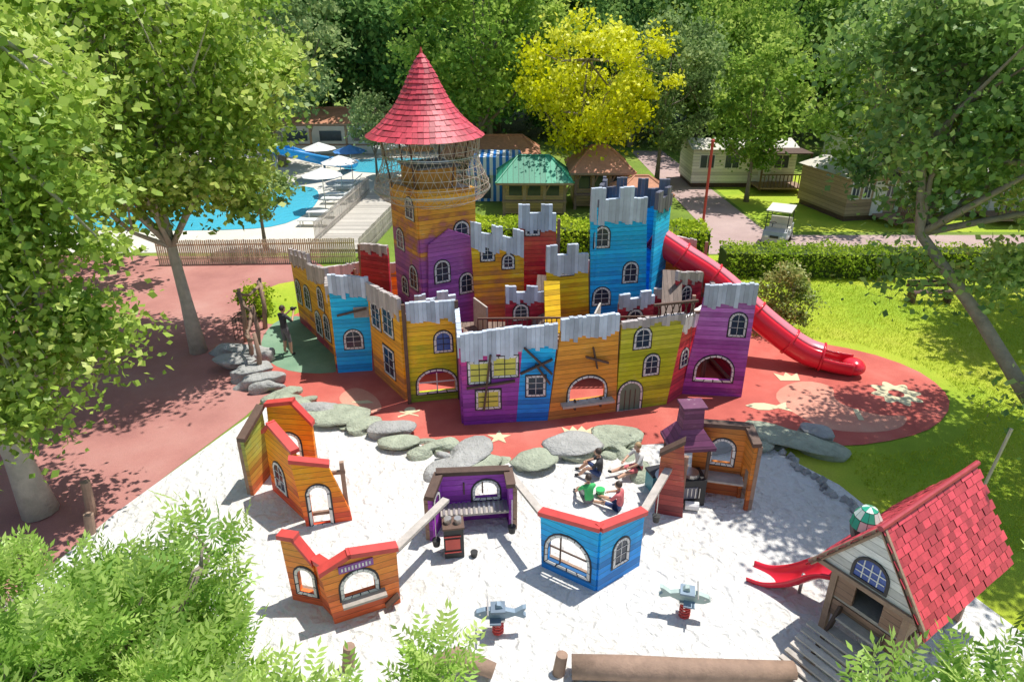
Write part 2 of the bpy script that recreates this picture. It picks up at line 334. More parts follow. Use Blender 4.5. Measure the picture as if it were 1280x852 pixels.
panel('facade_blue',(-5.47,19.06),(-4.42,19.22),[(.02,2.9),(1.2,2.75)],[(.36,.89,.8,1.41)],P_B,M_cor,.38,hang=.2,extra=sign)
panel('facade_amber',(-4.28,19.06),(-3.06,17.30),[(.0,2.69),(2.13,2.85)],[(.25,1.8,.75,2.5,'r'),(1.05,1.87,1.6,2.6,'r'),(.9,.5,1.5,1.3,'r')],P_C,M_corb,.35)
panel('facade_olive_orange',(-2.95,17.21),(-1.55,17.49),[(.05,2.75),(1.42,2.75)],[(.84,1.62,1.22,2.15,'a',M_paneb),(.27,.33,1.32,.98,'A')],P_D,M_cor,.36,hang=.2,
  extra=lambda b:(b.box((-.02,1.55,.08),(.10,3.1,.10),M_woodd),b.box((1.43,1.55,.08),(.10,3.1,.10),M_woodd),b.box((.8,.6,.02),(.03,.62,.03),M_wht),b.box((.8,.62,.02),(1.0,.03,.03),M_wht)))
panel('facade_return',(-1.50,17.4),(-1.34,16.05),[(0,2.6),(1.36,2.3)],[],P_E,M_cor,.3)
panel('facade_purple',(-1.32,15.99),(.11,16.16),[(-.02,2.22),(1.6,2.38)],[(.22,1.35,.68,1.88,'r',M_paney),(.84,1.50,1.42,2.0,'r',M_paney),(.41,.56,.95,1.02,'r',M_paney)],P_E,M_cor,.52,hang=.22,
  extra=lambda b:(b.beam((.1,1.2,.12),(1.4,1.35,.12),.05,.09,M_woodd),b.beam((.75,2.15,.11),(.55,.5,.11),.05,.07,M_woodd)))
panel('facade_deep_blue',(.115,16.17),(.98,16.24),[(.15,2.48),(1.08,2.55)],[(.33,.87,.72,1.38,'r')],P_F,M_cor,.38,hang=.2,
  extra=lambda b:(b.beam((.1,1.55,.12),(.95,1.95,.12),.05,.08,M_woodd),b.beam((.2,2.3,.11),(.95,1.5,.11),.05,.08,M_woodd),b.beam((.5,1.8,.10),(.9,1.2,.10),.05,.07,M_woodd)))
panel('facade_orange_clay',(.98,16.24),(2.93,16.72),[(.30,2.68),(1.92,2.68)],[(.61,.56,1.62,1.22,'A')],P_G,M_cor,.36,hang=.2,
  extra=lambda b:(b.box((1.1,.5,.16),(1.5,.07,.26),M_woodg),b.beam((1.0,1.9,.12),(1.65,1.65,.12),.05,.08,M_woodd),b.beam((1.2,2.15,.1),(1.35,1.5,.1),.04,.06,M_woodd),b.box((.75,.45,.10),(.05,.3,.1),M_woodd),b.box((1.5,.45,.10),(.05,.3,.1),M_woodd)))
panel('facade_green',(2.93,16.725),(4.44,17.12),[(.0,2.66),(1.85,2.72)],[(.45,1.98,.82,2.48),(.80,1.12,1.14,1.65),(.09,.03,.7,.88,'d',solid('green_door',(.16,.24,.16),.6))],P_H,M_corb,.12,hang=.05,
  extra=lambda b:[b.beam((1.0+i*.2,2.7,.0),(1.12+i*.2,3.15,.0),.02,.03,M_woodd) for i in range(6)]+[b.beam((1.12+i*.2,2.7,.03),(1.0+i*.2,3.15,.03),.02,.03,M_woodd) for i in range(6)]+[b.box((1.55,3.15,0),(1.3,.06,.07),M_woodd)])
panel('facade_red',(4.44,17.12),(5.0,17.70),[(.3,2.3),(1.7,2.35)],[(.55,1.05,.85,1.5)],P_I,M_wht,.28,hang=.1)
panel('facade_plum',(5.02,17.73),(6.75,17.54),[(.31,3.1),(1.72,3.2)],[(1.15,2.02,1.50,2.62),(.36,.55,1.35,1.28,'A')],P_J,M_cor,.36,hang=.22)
bk=[(6.7,17.7),(6.4,19.8),(6.2,22.5),(4.2,24.6),(1,25.4),(-3,25.4),(-6,24.8),(-7.7,23.2)]
for i in range(len(bk)-1):
    a,c=bk[i+1],bk[i]; L=math.hypot(a[0]-c[0],a[1]-c[1]); h=(1.5 if i>2 else 2.1)+.2*math.sin(i*2.1)
    panel('rear_wall_%d'%i,c,a,[(0,h),(L,h+.2)],[(L*.35,.5,L*.35+.4,1.1)],[P_R,P_I,P_C,P_R,P_R,P_C,P_R][i],M_corb,.2)
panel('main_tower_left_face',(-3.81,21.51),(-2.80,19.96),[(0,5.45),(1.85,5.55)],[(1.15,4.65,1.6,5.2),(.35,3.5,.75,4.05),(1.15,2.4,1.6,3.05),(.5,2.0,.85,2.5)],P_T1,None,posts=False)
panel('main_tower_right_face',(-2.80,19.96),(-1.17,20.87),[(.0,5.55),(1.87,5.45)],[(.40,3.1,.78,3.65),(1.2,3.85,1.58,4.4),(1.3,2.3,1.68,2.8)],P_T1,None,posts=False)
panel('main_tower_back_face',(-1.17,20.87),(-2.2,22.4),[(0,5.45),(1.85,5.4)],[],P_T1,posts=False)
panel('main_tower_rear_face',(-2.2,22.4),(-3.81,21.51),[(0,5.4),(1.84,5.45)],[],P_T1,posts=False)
b=MB(); b.prism([[(-3.75,21.5),(-2.8,20.05),(-1.25,20.9),(-2.2,22.3)]],5.38,5.44,M_woodg)
b.prism([[(-3.45,21.45),(-2.75,20.4),(-1.7,21.0),(-2.3,22.0)]],5.44,6.05,solid('ochre_boards',(.66,.30,.06),.6,.3,3)); b.prism([[(-3.55,21.5),(-2.76,20.25),(-1.55,20.95),(-2.28,22.15)]],6.05,6.11,M_cord)
b.obj('main_tower_cap',castle)
panel('main_tower_skirt',(-2.72,19.86),(-1.02,20.8),[(.2,3.9),(.9,4.3),(1.78,3.9)],[(.42,2.7,.80,3.3),(1.25,2.2,1.6,2.75)],plank('violet',[(0,(.12,.03,.16)),(.5,(.20,.05,.22)),(.9,(.26,.07,.24))],4),None,posts=False)
RC=Vector((-2.62,21.3,0)); b=MB(); nr=17; prof=lambda t:(1.74*(1-t)*(1-.25*math.sin(math.pi*t))+.02)
for i in range(nr):
    t0=i/nr;t1=(i+1.25)/nr; t1=min(t1,1); z0=6.93+2.30*t0;z1=6.93+2.30*t1;r0=prof(t0)+.035;r1=prof(t1)+.0; n=max(8,int(2*math.pi*r0/.17)); o=random.random()
    for k in range(n):
        a0=2*math.pi*(k+o)/n;a1=2*math.pi*(k+o+.96)/n; dz=random.uniform(-.012,.012)
        A=[(r0*math.cos(a),r0*math.sin(a),z0+dz) for a in(a0,a1)];B=[(r1*math.cos(a),r1*math.sin(a),z1) for a in(a1,a0)]
        q=[RC+Vector(p) for p in A+B]; b.poly(q,M_tile); b.poly([q[0],q[1],q[1]-Vector((math.cos(a1)*.03,math.sin(a1)*.03,.0)),q[0]-Vector((math.cos(a0)*.03,math.sin(a0)*.03,0))],M_tile)
b.tube([RC+Vector((0,0,6.93+2.3*i/14)) for i in range(15)],[max(.01,prof(i/14)-.03) for i in range(15)],M_woodd,20); b.tube([RC+Vector((0,0,9.1)),RC+Vector((0,0,9.36))],[.07,.015],M_ridge,8)
b.obj('cone_roof',castle,norm=False)
b=MB()
for k in range(6):
    a=2*math.pi*k/6+.3; b.tube([RC+Vector((1.1*math.cos(a),1.1*math.sin(a),5.4)),RC+Vector((1.35*math.cos(a),1.35*math.sin(a),6.95))],.03,M_woodd,6)
def hoop(b,c,r,z,rt,mat,n=40,sy=1): b.tube([(c.x+r*math.cos(2*math.pi*i/n),c.y+sy*r*math.sin(2*math.pi*i/n),z) for i in range(n+1)],rt,mat,4,False)
zs=[(5.0,1.25),(5.15,1.6),(5.35,1.78),(5.6,1.75),(5.85,1.62),(6.1,1.5),(6.35,1.45),(6.6,1.48),(6.9,1.5)]
NC=RC+Vector((.15,-.1,0))
for z,r in zs: hoop(b,NC,r,z,.011,M_net)
for z,r in((5.35,1.79),(6.35,1.46)): hoop(b,NC,r,z+.05,.022,M_steel)
for k in range(44):
    for sg in(1,-1):
        b.tube([NC+Vector((r*math.cos(2*math.pi*k/44+sg*i*.07),r*math.sin(2*math.pi*k/44+sg*i*.07),z)) for i,(z,r) in enumerate(zs)],.007,M_net,3,False)
b.obj('tower_safety_net',castle)
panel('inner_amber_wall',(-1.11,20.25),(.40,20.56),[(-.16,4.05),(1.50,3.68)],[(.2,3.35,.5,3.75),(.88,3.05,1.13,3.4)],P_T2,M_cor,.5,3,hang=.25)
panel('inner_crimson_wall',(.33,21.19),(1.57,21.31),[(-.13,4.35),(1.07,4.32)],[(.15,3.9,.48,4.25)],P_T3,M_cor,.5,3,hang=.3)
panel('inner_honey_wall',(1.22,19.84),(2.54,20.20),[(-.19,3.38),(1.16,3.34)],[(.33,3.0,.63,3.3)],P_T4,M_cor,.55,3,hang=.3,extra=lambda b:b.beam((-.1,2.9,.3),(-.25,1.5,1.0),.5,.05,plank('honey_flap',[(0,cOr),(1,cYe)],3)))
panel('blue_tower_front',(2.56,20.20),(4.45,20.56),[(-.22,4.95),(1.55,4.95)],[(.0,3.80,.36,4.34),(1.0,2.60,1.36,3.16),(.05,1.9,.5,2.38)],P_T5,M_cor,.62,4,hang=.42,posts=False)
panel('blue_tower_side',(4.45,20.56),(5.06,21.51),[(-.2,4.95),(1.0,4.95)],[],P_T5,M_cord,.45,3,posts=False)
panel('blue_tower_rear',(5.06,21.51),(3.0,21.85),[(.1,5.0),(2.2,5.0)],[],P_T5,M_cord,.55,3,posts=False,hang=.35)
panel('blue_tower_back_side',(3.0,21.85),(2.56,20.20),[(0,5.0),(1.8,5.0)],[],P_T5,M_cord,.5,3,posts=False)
panel('oxblood_screen',(4.60,20.08),(5.28,19.96),[(-.15,2.35),(.5,2.4)],[],P_R,M_corb,.1)
panel('oxblood_wall',(5.28,19.96),(6.16,20.56),[(-.3,3.0),(.85,2.75)],[(.0,2.1,.36,2.5)],P_R,M_corb,.12)
panel('small_orange_wall',(5.3,21.84),(6.53,21.84),[(-.3,3.6),(.8,3.4)],[],P_G,M_corb,.1)
panel('left_red_wall',(-5.42,22.90),(-4.26,22.40),[(.2,3.0),(1.3,3.05)],[],P_R,M_corb,.1)
panel('inner_plum_wall',(-2.9,18.9),(-1.7,19.2),[(0,2.35),(1.24,2.45)],[(.4,1.7,.75,2.1)],P_E,M_cor,.32,3)
panel('inner_oxblood_wall',(-.2,19.3),(1.1,19.6),[(0,2.5),(1.33,2.4)],[(.3,1.75,.65,2.15)],P_R,M_cor,.32,3)
panel('inner_rust_wall',(3.2,19.0),(4.3,19.2),[(0,2.35),(1.1,2.45)],[(.35,1.65,.7,2.1)],P_R,M_cor,.3,3)
D1=plank('deck_boards',[(0,(.20,.14,.11)),(1,(.28,.21,.17))],30,.13,0,.2,raw=True); b=MB()
b.prism([[(-1.0,18.3),(4.4,18.5),(5.6,19.7),(5.2,20.0),(2.6,20.05),(1.2,19.75),(-3.0,19.75),(-3.2,18.9)]],1.38,1.46,D1)
b.prism([[(-5.2,20.6),(-3.9,20.2),(-3.6,21.2),(-5.0,22.2)]],1.5,1.58,D1); b.prism([[(4.4,18.0),(5.9,18.2),(6.1,19.3),(5.2,19.5),(4.4,18.5)]],1.58,1.66,D1)
for x,y in((-1,18.5),(1,18.6),(3,18.7),(4.5,18.7),(-3.0,19.3),(0,19.6),(2.3,19.7),(-4.9,20.8),(-4.0,20.5),(5.8,18.4)): b.tube([(x,y,.02),(x,y,1.38)],.07,M_woodd,8)
def rail(pts,z,h=.7,st=.14):
    for p,q in zip(pts[:-1],pts[1:]):
        p=Vector((*p,z));q=Vector((*q,z)); L=(q-p).length; n=max(1,int(L/st))
        b.beam(p+Vector((0,0,h)),q+Vector((0,0,h)),.06,.05,M_woodd); b.beam(p+Vector((0,0,.1)),q+Vector((0,0,.1)),.04,.04,M_woodd)
        for i in range(n+1): r=p.lerp(q,i/n); b.box(r+Vector((0,0,h/2)),(.03,.03,h),M_woodd)
rail([(-1.0,18.35),(1.6,18.42),(4.35,18.52)],1.46); rail([(4.45,18.05),(5.85,18.25)],1.66)
b.box((-.95,19.1,1.9),(.05,.9,.95),M_woodg,rz=.5); b.box((2.6,19.2,1.8),(.05,.9,.7),M_woodg,rz=-.3)
b.beam((.9,19.3,1.5),(1.1,20.3,2.8),.6,.06,D1); b.beam((4.8,18.9,1.7),(5.0,20.2,3.0),.6,.06,D1)
b.prism([[(-1.0,20.6),(.3,20.85),(.25,21.8),(-1.0,21.6)]],2.9,2.98,D1); b.prism([[(1.2,20.3),(2.4,20.5),(2.4,21.6),(1.2,21.4)]],2.7,2.78,D1)
b.obj('interior_deck',castle)
# tube slide
sl=empty('tube_slide',(8,20,0)); b=MB()
def spline(pts,n=8):
    out=[]; P=[Vector(p) for p in pts]; P=[P[0]*2-P[1]]+P+[P[-1]*2-P[-2]]
    for i in range(1,len(P)-2):
        for k in range(n):
            t=k/n; a,b_,c,d=P[i-1],P[i],P[i+1],P[i+2]
            out.append(.5*((2*b_)+(c-a)*t+(2*a-5*b_+4*c-d)*t*t+(3*b_-a-3*c+d)*t**3))
    out.append(P[-2]); return out
sp=spline([(4.6,21.6,3.7),(5.6,21.2,3.1),(6.75,20.8,2.4),(8.2,20.0,1.25),(9.2,19.5,.62),(9.95,19.15,.46),(10.6,18.9,.42)],10)
def halftube(b,path,r,a0,a1,mat,n=14,th=.025):
    k=len(b.v); mi=b.mi(mat)
    for i,p in enumerate(path):
        d=(path[min(i+1,len(path)-1)]-path[max(i-1,0)]).normalized(); u=Vector((0,0,1)); u=(u-d*u.dot(d)).normalized(); w=d.cross(u)
        for rr in(r,r-th):
            for j in range(n+1):
                a=a0+(a1-a0)*j/n; b.v.append(tuple(p+(u*math.cos(a)+w*math.sin(a))*rr))
    m=n+1
    for i in range(len(path)-1):
        for j in range(n):
            A=k+i*2*m+j;B=k+(i+1)*2*m+j; b.f+=[(A,A+1,B+1,B),(A+m,B+m,B+m+1,A+m+1)]; b.m+=[mi,mi]
        for j in(0,n):
            A=k+i*2*m+j;B=k+(i+1)*2*m+j; b.f.append((A,B,B+m,A+m)); b.m.append(mi)
    for e in(0,len(path)-1):
        for j in range(n):
            A=k+e*2*m+j; b.f.append((A,A+1,A+m+1,A+m)); b.m.append(mi)
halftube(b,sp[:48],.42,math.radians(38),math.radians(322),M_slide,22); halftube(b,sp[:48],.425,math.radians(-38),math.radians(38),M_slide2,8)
halftube(b,sp[47:],.41,math.radians(72),math.radians(288),M_slide,16)
for i in (0,9,18,27,36,47): 
    d=(sp[i+1]-sp[i]).normalized()*.03; halftube(b,[sp[i]-d,sp[i]+d],.465,0,2*math.pi,M_slide,24,.04)
b.ball((10.62,18.9,.32),(.34,.38,.26),M_slide,3); b.obj('tube',sl,smooth=True)
b=MB()
for i in(12,26): b.tube([(sp[i].x,sp[i].y,0),(sp[i].x,sp[i].y,sp[i].z-.38)],.05,M_steel,8)
b.obj('support_posts',sl)
# ------------------------------------------------------------------ sand play panels
P_S1=plank('kiosk_orange',[(0,(.50,.05,.03)),(.5,(.62,.14,.03)),(.9,(.66,.25,.04))],1.9); P_S4=plank('kiosk_blue',[(0,(.02,.10,.36)),(.5,(.02,.16,.50)),(.9,(.04,.34,.72))],1.5)
P_S3=plank('kiosk_purple',[(0,(.10,.02,.14)),(.6,(.18,.04,.26)),(.95,(.26,.07,.34))],1.3,g=.75); P_S2=plank('kiosk_rust',[(0,(.42,.06,.03)),(.5,(.55,.12,.04)),(.9,(.60,.20,.05))],1.6)
P_S5=plank('kiosk_brown',[(0,(.30,.07,.03)),(.6,(.42,.13,.04)),(.95,(.46,.18,.06))],2,g=.75)
def tr(top,mat=None):
    return lambda b:[b.prism([[(top[i][0]-.03,top[i][1]+.003),(top[i+1][0]+.03,top[i+1][1]+.003),(top[i+1][0]+.03,top[i+1][1]+.10),(top[i][0]-.03,top[i][1]+.10)]],-.10,.10,mat or M_ridge) for i in range(len(top)-1)]
house=empty('orange_sand_kiosk',(-5,13,0))
t=[(.1,1.85),(.75,1.98),(1.15,1.40)]
panel('back_wall',(-5.85,13.9),(-4.74,13.76),t,[(.35,.5,.75,1.1,'A')],P_S1,parent=house,extra=tr(t)); panel('side_wall',(-6.05,12.9),(-5.9,13.85),[(0,1.5),(.95,1.8)],[],plank('kiosk_green',[(0,(.3,.05,.02)),(.6,(.2,.16,.03)),(.9,(.15,.2,.04))],1.8),parent=house,extra=tr([(0,1.5),(.95,1.8)],M_woodd))
t=[(.1,1.62),(.45,1.98),(1.45,1.75)]
panel('long_wall',(-5.61,13.13),(-4.56,12.05),t,[(.35,.35,.75,1.0)],P_S1,parent=house,extra=tr(t))
t=[(-.12,1.72),(.62,1.50)]
panel('arch_wall',(-4.50,11.85),(-3.57,12.05),t,[(.16,.05,.52,1.02,'A')],P_S1,parent=house,extra=tr(t),bot=[(-.0,0),(.98,0),(.95,.3)])
al=empty('alchemist_kiosk',(-3,9.6,0))
t=[(-.05,1.5),(.25,1.52),(.55,1.0)]
panel('side_wall',(-4.17,9.77),(-3.55,9.6),t,[(.2,.3,.5,.85,'A')],P_S2,parent=al,extra=tr(t))
t=[(-.22,1.22),(.30,1.46),(1.15,1.30)]
def alx(b):
    tr(t)(b); b.box((.40,1.24,.06),(.62,.15,.03),solid('purple_sign_board',(.3,.1,.4),.5))
    for i in range(9): b.box((.15+i*.062,1.24,.08),(.030,.07+.02*(i%2),.006),M_wht)
    b.box((.47,.5,.12),(.8,.05,.25),M_woodg); b.beam((.85,.12,.1),(1.1,.3,.1),.04,.16,M_woodd)
panel('arch_wall',(-3.17,9.22),(-2.13,9.69),t,[(.14,.58,.70,1.06,'A')],P_S2,parent=al,extra=alx,bot=[(-.1,0),(1.14,0)])
panel('return_wall',(-3.6,9.65),(-3.2,9.24),[(0,1.05),(.55,1.2)],[],P_S2,parent=al,extra=tr([(0,1.05),(.55,1.2)]))
pu=empty('purple_kitchen_kiosk',(-1,11.8,0)); t=[(-.05,1.28),(1.46,1.22)]
def pux(b):
    tr(t,M_woodd)(b); b.box((.75,.48,.22),(1.55,.05,.42),M_woodg)
    for i in range(14): b.box((.05+i*.108,.52,.22),(.05,.03,.42),M_steel)
    for q in (.5,.9): b.box((q,.9,.05),(.03,.3,.04),M_woodd)
panel('back_wall',(-1.54,11.99),(-.09,12.17),t,[(.74,.62,1.22,1.02,'A')],P_S3,parent=pu,extra=pux)
panel('side_wall',(-1.70,11.35),(-1.56,11.95),[(0,1.1),(.6,1.25)],[(.15,.65,.42,1.0,'A')],P_S3,parent=pu,extra=tr([(0,1.1),(.6,1.25)],M_woodd))
panel('right_wall',(-.09,12.17),(-.02,11.7),[(0,1.2),(.47,1.15)],[],P_S3,parent=pu,extra=tr([(0,1.2),(.47,1.15)],M_woodd))
b=MB(); b.box((-1.2,11.0,.40),(.40,.34,.72),M_rubber,rz=.15); b.box((-1.2,10.82,.40),(.30,.02,.26),solid('stove_red',(.55,.07,.05),.4),rz=.15); b.box((-1.2,11.0,.79),(.44,.38,.04),M_woodd,rz=.15)
for dx in(-.1,.1): b.tube([(-1.2+dx,11.0,.81),(-1.2+dx,11.0,.93)],[.075,.075],M_steel,12)
for z in(.2,.6): b.box((-1.2,10.815,z),(.34,.015,.03),M_ridge,rz=.15)
b.obj('toy_stove',pu)
b=MB(); b.tube([(-.78,10.9,.02),(-.78,10.9,.14)],[.06,.08],M_rubber,10); b.obj('sand_bucket')
blu=empty('blue_sand_kiosk',(1.6,10.3,0)); 
panel('left_wall',(.62,10.64),(1.63,9.97),[(-.05,1.30),(1.21,1.50)],[(.14,.28,1.02,1.0,'A')],P_S4,parent=blu,extra=lambda b:(tr([(-.05,1.30),(1.21,1.50)])(b),b.box((.58,.62,0),(.84,.025,.03),M_woodd),b.box((.4,.62,.0),(.025,.66,.03),M_woodd)))
panel('right_wall',(1.63,9.97),(2.56,10.66),[(0,1.50),(1.16,1.32)],[(.42,.45,.72,.98)],P_S4,parent=blu,extra=tr([(0,1.50),(1.16,1.32)]))
st=empty('forge_kiosk',(4.4,13,0)); t=[(-.09,1.80),(1.05,1.86)]
panel('back_wall',(4.20,13.13),(5.22,12.89),t,[(.38,.90,.80,1.48,'A')],P_S5,parent=st,extra=lambda b:(tr(t,M_woodd)(b),b.box((.5,.62,.22),(1.2,.05,.42),M_woodg)))
panel('right_wall',(5.24,12.88),(5.28,12.35),[(0,1.86),(.5,1.7)],[],P_S5,parent=st,extra=tr([(0,1.86),(.5,1.7)],M_woodd),bot=[(0,0),(.08,0),(.12,1.0),(.42,1.0),(.46,0),(.53,0)])
panel('left_wall',(3.21,12.31),(3.79,12.15),[(-.0,1.55),(.45,1.95)],[],plank('forge_dark',[(0,(.12,.02,.02)),(.6,(.28,.05,.04)),(.9,(.35,.1,.05))],2,g=.75),parent=st,extra=tr([(0,1.55),(.45,1.95)],M_woodd),bot=[(0,0),(.62,0),(.55,1.0)])
b=MB(); P_h=plank('forge_hood',[(0,(.10,.03,.07)),(.5,(.15,.04,.10)),(1,(.20,.06,.13))],2.4,.12,2,raw=True)
def frus(b,c,z0,z1,w0,w1,mat,rz=0):
    k=len(b.v); R=Matrix.Rotation(rz,3,'Z')
    for z,w in((z0,w0),(z1,w1)):
        for x,y in((-1,-1),(1,-1),(1,1),(-1,1)): b.v.append(tuple(Vector((c[0],c[1],z))+R@Vector((x*w/2,y*w/2*.8,0))))
    for f in((0,1,5,4),(1,2,6,5),(2,3,7,6),(3,0,4,7),(3,2,1,0),(4,5,6,7)): b.f.append(tuple(k+i for i in f)); b.m.append(b.mi(mat))
frus(b,(3.95,12.95),1.45,1.53,1.02,1.02,P_h,.1);frus(b,(3.95,12.95),1.53,1.9,1.0,.5,P_h,.1);frus(b,(3.95,12.95),1.9,2.4,.48,.44,P_h,.1);frus(b,(3.95,12.95),2.4,2.46,.54,.54,P_h,.1)
for x,y in((3.55,12.6),(4.35,12.6),(3.55,13.3),(4.35,13.3)): b.tube([(x,y,0),(x,y,1.46)],.04,M_woodd,6)
b.obj('chimney_hood',st)
b=MB(); b.box((4.05,12.75,.36),(.6,.5,.72),M_rubber,rz=.1); b.tube([(4.05,12.75,.72),(4.05,12.75,.80)],[.2,.18],M_steel,14); b.box((4.0,12.49,.4),(.36,.02,.3),M_cord,rz=.1); b.tube([(3.5,12.7,.5),(3.35,12.6,.85)],[.13,.15],M_steel,12)
for q in range(5): b.box((3.86+q*.09,12.478,.4),(.02,.01,.26),M_steel,rz=.1)
b.tube([(3.9,12.4,.14),(4.2,12.35,.14)],[.1,.1],M_white,10)
b.obj('toy_forge',st)
def balance(n,a,c):
    b=MB(); b.beam(a,c,.16,.07,M_woodg); b.beam(Vector(a)+Vector((0,0,-.08)),Vector(c)+Vector((0,0,-.08)),.06,.07,M_woodd); b.obj(n)
balance('sand_chute_beam',(-2.2,9.72,1.2),(-1.35,11.3,1.15)); balance('sand_chute_beam',(-.05,12.1,1.22),(.62,10.75,1.2)); balance('sand_chute_beam',(2.55,10.75,1.2),(3.6,12.6,1.25))
for (x,y,z) in((-1.55,10.95,1.15),(-.0,11.35,1.1),(3.1,11.7,1.2)):
    b=MB(); b.tube([(x,y,z),(x,y,.42)],.010,M_steel,5); b.tube([(x,y,.26),(x,y,.42)],[.07,.09],M_rubber,10); b.obj('hanging_bucket')
def rider(x,y,ang,col,col2):
    e=empty('spring_rider',(x,y,0)); b=MB(); R=Matrix.Rotation(ang,4,'Z'); T=Matrix.Translation((x,y,0))@R
    b.tube([T@Vector((.09*math.cos(i*.8),.09*math.sin(i*.8),.02+i*.0088)) for i in range(40)],.022,M_ridge,6); b.box(T@Vector((0,0,.39)),(.25,.2,.03),M_steel,rz=ang); b.obj('coil_spring',e)
    b=MB(); TT=lambda px,py,z: tuple(T@Vector((px,z,py)))
    body=[(-.42,.50),(-.30,.42),(-.1,.40),(.15,.41),(.30,.47),(.46,.40),(.50,.44),(.43,.52),(.50,.64),(.44,.63),(.30,.54),(.12,.60),(.05,.72),(-.02,.74),(-.05,.62),(-.25,.61),(-.38,.57)]
    b.prism([body],-.05,.05,col,TT); b.box(T@Vector((.0,0,.63)),(.26,.26,.04),col2,rz=ang); b.tube([T@Vector((-.18,-.22,.68)),T@Vector((-.18,.22,.68))],.015,M_steel,6)
    b.prism([circ(-.32,.53,.02,8)],-.056,.056,M_wht,TT); b.box(T@Vector((-.05,0,.42)),(.2,.4,.03),col2,rz=ang); b.obj('fish_body',e)
cf=solid('grey_blue_paint',(.24,.32,.40),.5,.3,4); cg=solid('pale_green_paint',(.44,.54,.50),.5,.3,4)
rider(-.25,8.95,.05,cf,solid('slate_paint',(.16,.21,.27),.5)); rider(3.2,9.35,2.9,cg,cf)
# ------------------------------------------------------------------ playhouse
ph=empty('red_roofed_playhouse',(6.9,9.1,0)); ax=Vector((.828,.560,0)); pv=Vector((.560,-.828,0)); C=Vector((6.90,9.12,0))
MH=Matrix.Identity(4)
for r in range(3): MH[r][0]=ax[r];MH[r][1]=-pv[r]
MH[2][2]=1; MH[0][3]=C.x;MH[1][3]=C.y
P_W=plank('playhouse_brown',[(0,(.18,.10,.06)),(.5,(.26,.15,.10)),(1,(.33,.20,.13))],2.4,.13,2,raw=True); hw=.62;hl=1.15
b=MB()
for x in(-hl,hl):
    for y in(-hw,hw): b.box((x,y,.95),(.11,.11,1.9),M_wood)
b.box((0,0,.93),(2*hl,2*hw,.07),M_woodg)
for y in(-hw,hw): b.box((0,y,1.38),(2*hl-.12,.05,.84),P_W)
b.box((hl,0,1.38),(.05,2*hw-.12,.84),P_W)
b.box((-hl,0,.72),(.05,2*hw-.12,.34),P_W); b.box((-hl,-.40,1.38),(.05,.32,.84),P_W);b.box((-hl,.40,1.38),(.05,.32,.84),P_W)
b.box((0,-hw,.55),(2*hl-.12,.05,.5),P_W)
for k in range(3): b.box((-hl-.12-.16*k,0,.70-.22*k),(.20,.7,.05),M_woodg)
for s in(-.38,.38): b.beam((-hl-.05,s,.85),(-hl-.62,s,.08),.05,.14,M_woodd)
b.obj('timber_body',ph,MH)
P_gw=plank('gable_whitewash',[(0,(.5,.47,.44)),(1,(.72,.70,.68))],2.8,.15,2,.8,raw=True)
b=MB(); GT=lambda x,y,z:(-1.32-z,x,y)
gab=[(-.86,1.66),(.86,1.66),(0,2.86)]
b.prism([gab],0,.05,P_gw,GT); b.prism([gab],-2.62,-2.57,P_gw,GT)
win=arch(-.26,1.80,.26,2.22); b.prism([arch(-.26,1.8,.26,2.22,.05),win],.05,.075,M_blk,GT); b.prism([win],.052,.06,M_paneb,GT)
for i in(-.13,0,.13): b.box((-1.385,i,2.0),(.012,.018,.36),M_wht)
for q in(1.92,2.05): b.box((-1.388,0,q),(.012,.48,.018),M_wht)
for sg in(-1,1): b.beam((-1.40,sg*.98,1.50),(-1.40,0,2.90),.05,.10,M_wood)
b.box((-1.40,0,1.66),(.05,1.75,.09),M_wood); b.obj('gables',ph,MH)
b=MB(); rows=13
for sg in(-1,1):
    for r in range(rows):
        for c in range(15):
            t0=r/rows;t1=(r+1.3)/rows; y0=1.02*(1-t0);y1=max(0,1.02*(1-t1)); z0=1.44+1.50*t0;z1=1.44+1.5*min(1,t1); x0=-1.46+c*.2+(.098 if r%2 else 0)+random.uniform(-.01,.01);x1=min(x0+.188,1.62); x0=max(x0,-1.48)
            d=random.uniform(0,.02); o=.04
            b.poly([(x0,sg*y0,z0+o-d),(x1,sg*y0,z0+o-d),(x1,sg*y1,z1+.004),(x0,sg*y1,z1+.004)],M_tile)
            b.poly([(x0,sg*y0,z0+o-d),(x1,sg*y0,z0+o-d),(x1,sg*(y0-.01),z0),(x0,sg*(y0-.01),z0)],M_tile)
    b.poly([(-1.46,sg*1.0,1.43),(1.55,sg*1.0,1.43),(1.55,0,2.91),(-1.46,0,2.91)],M_woodd)
b.tube([(-1.5,0,2.96),(1.6,0,2.96)],.05,M_tile,8)
b.obj('shingle_roof',ph,MH,norm=False)
b=MB(); dom=[solid('dome_green',(.04,.42,.26),.2,.2),solid('dome_white',(.62,.74,.68),.2,.2)]
for k in range(12):
    for j in range(3):
        a0=2*math.pi*k/12;a1=2*math.pi*(k+.93)/12;p0=math.pi*.5*j/3;p1=math.pi*.5*(j+.93)/3
        b.poly([(-.55+.26*math.cos(p)*math.cos(a),.62+.26*math.cos(p)*math.sin(a),2.15+.40*math.sin(p)) for a,p in((a0,p0),(a1,p0),(a1,p1),(a0,p1))],dom[(k//2+j)%2])
b.ball((-.55,.62,2.13),(.25,.25,.38),M_blk,2); b.obj('green_white_dome',ph,MH)
b=MB(); pp=spline([(5.95,9.62,1.0),(5.65,9.82,.86),(5.3,10.05,.45),(5.0,10.25,.22),(4.75,10.42,.18)],6)
halftube(b,pp,.30,math.radians(100),math.radians(260),M_slide,12,.03)
b.tube([(5.55,9.9,0),(5.55,9.9,.5)],.035,M_steel,6); b.obj('red_slide',ph,smooth=True)
b=MB()
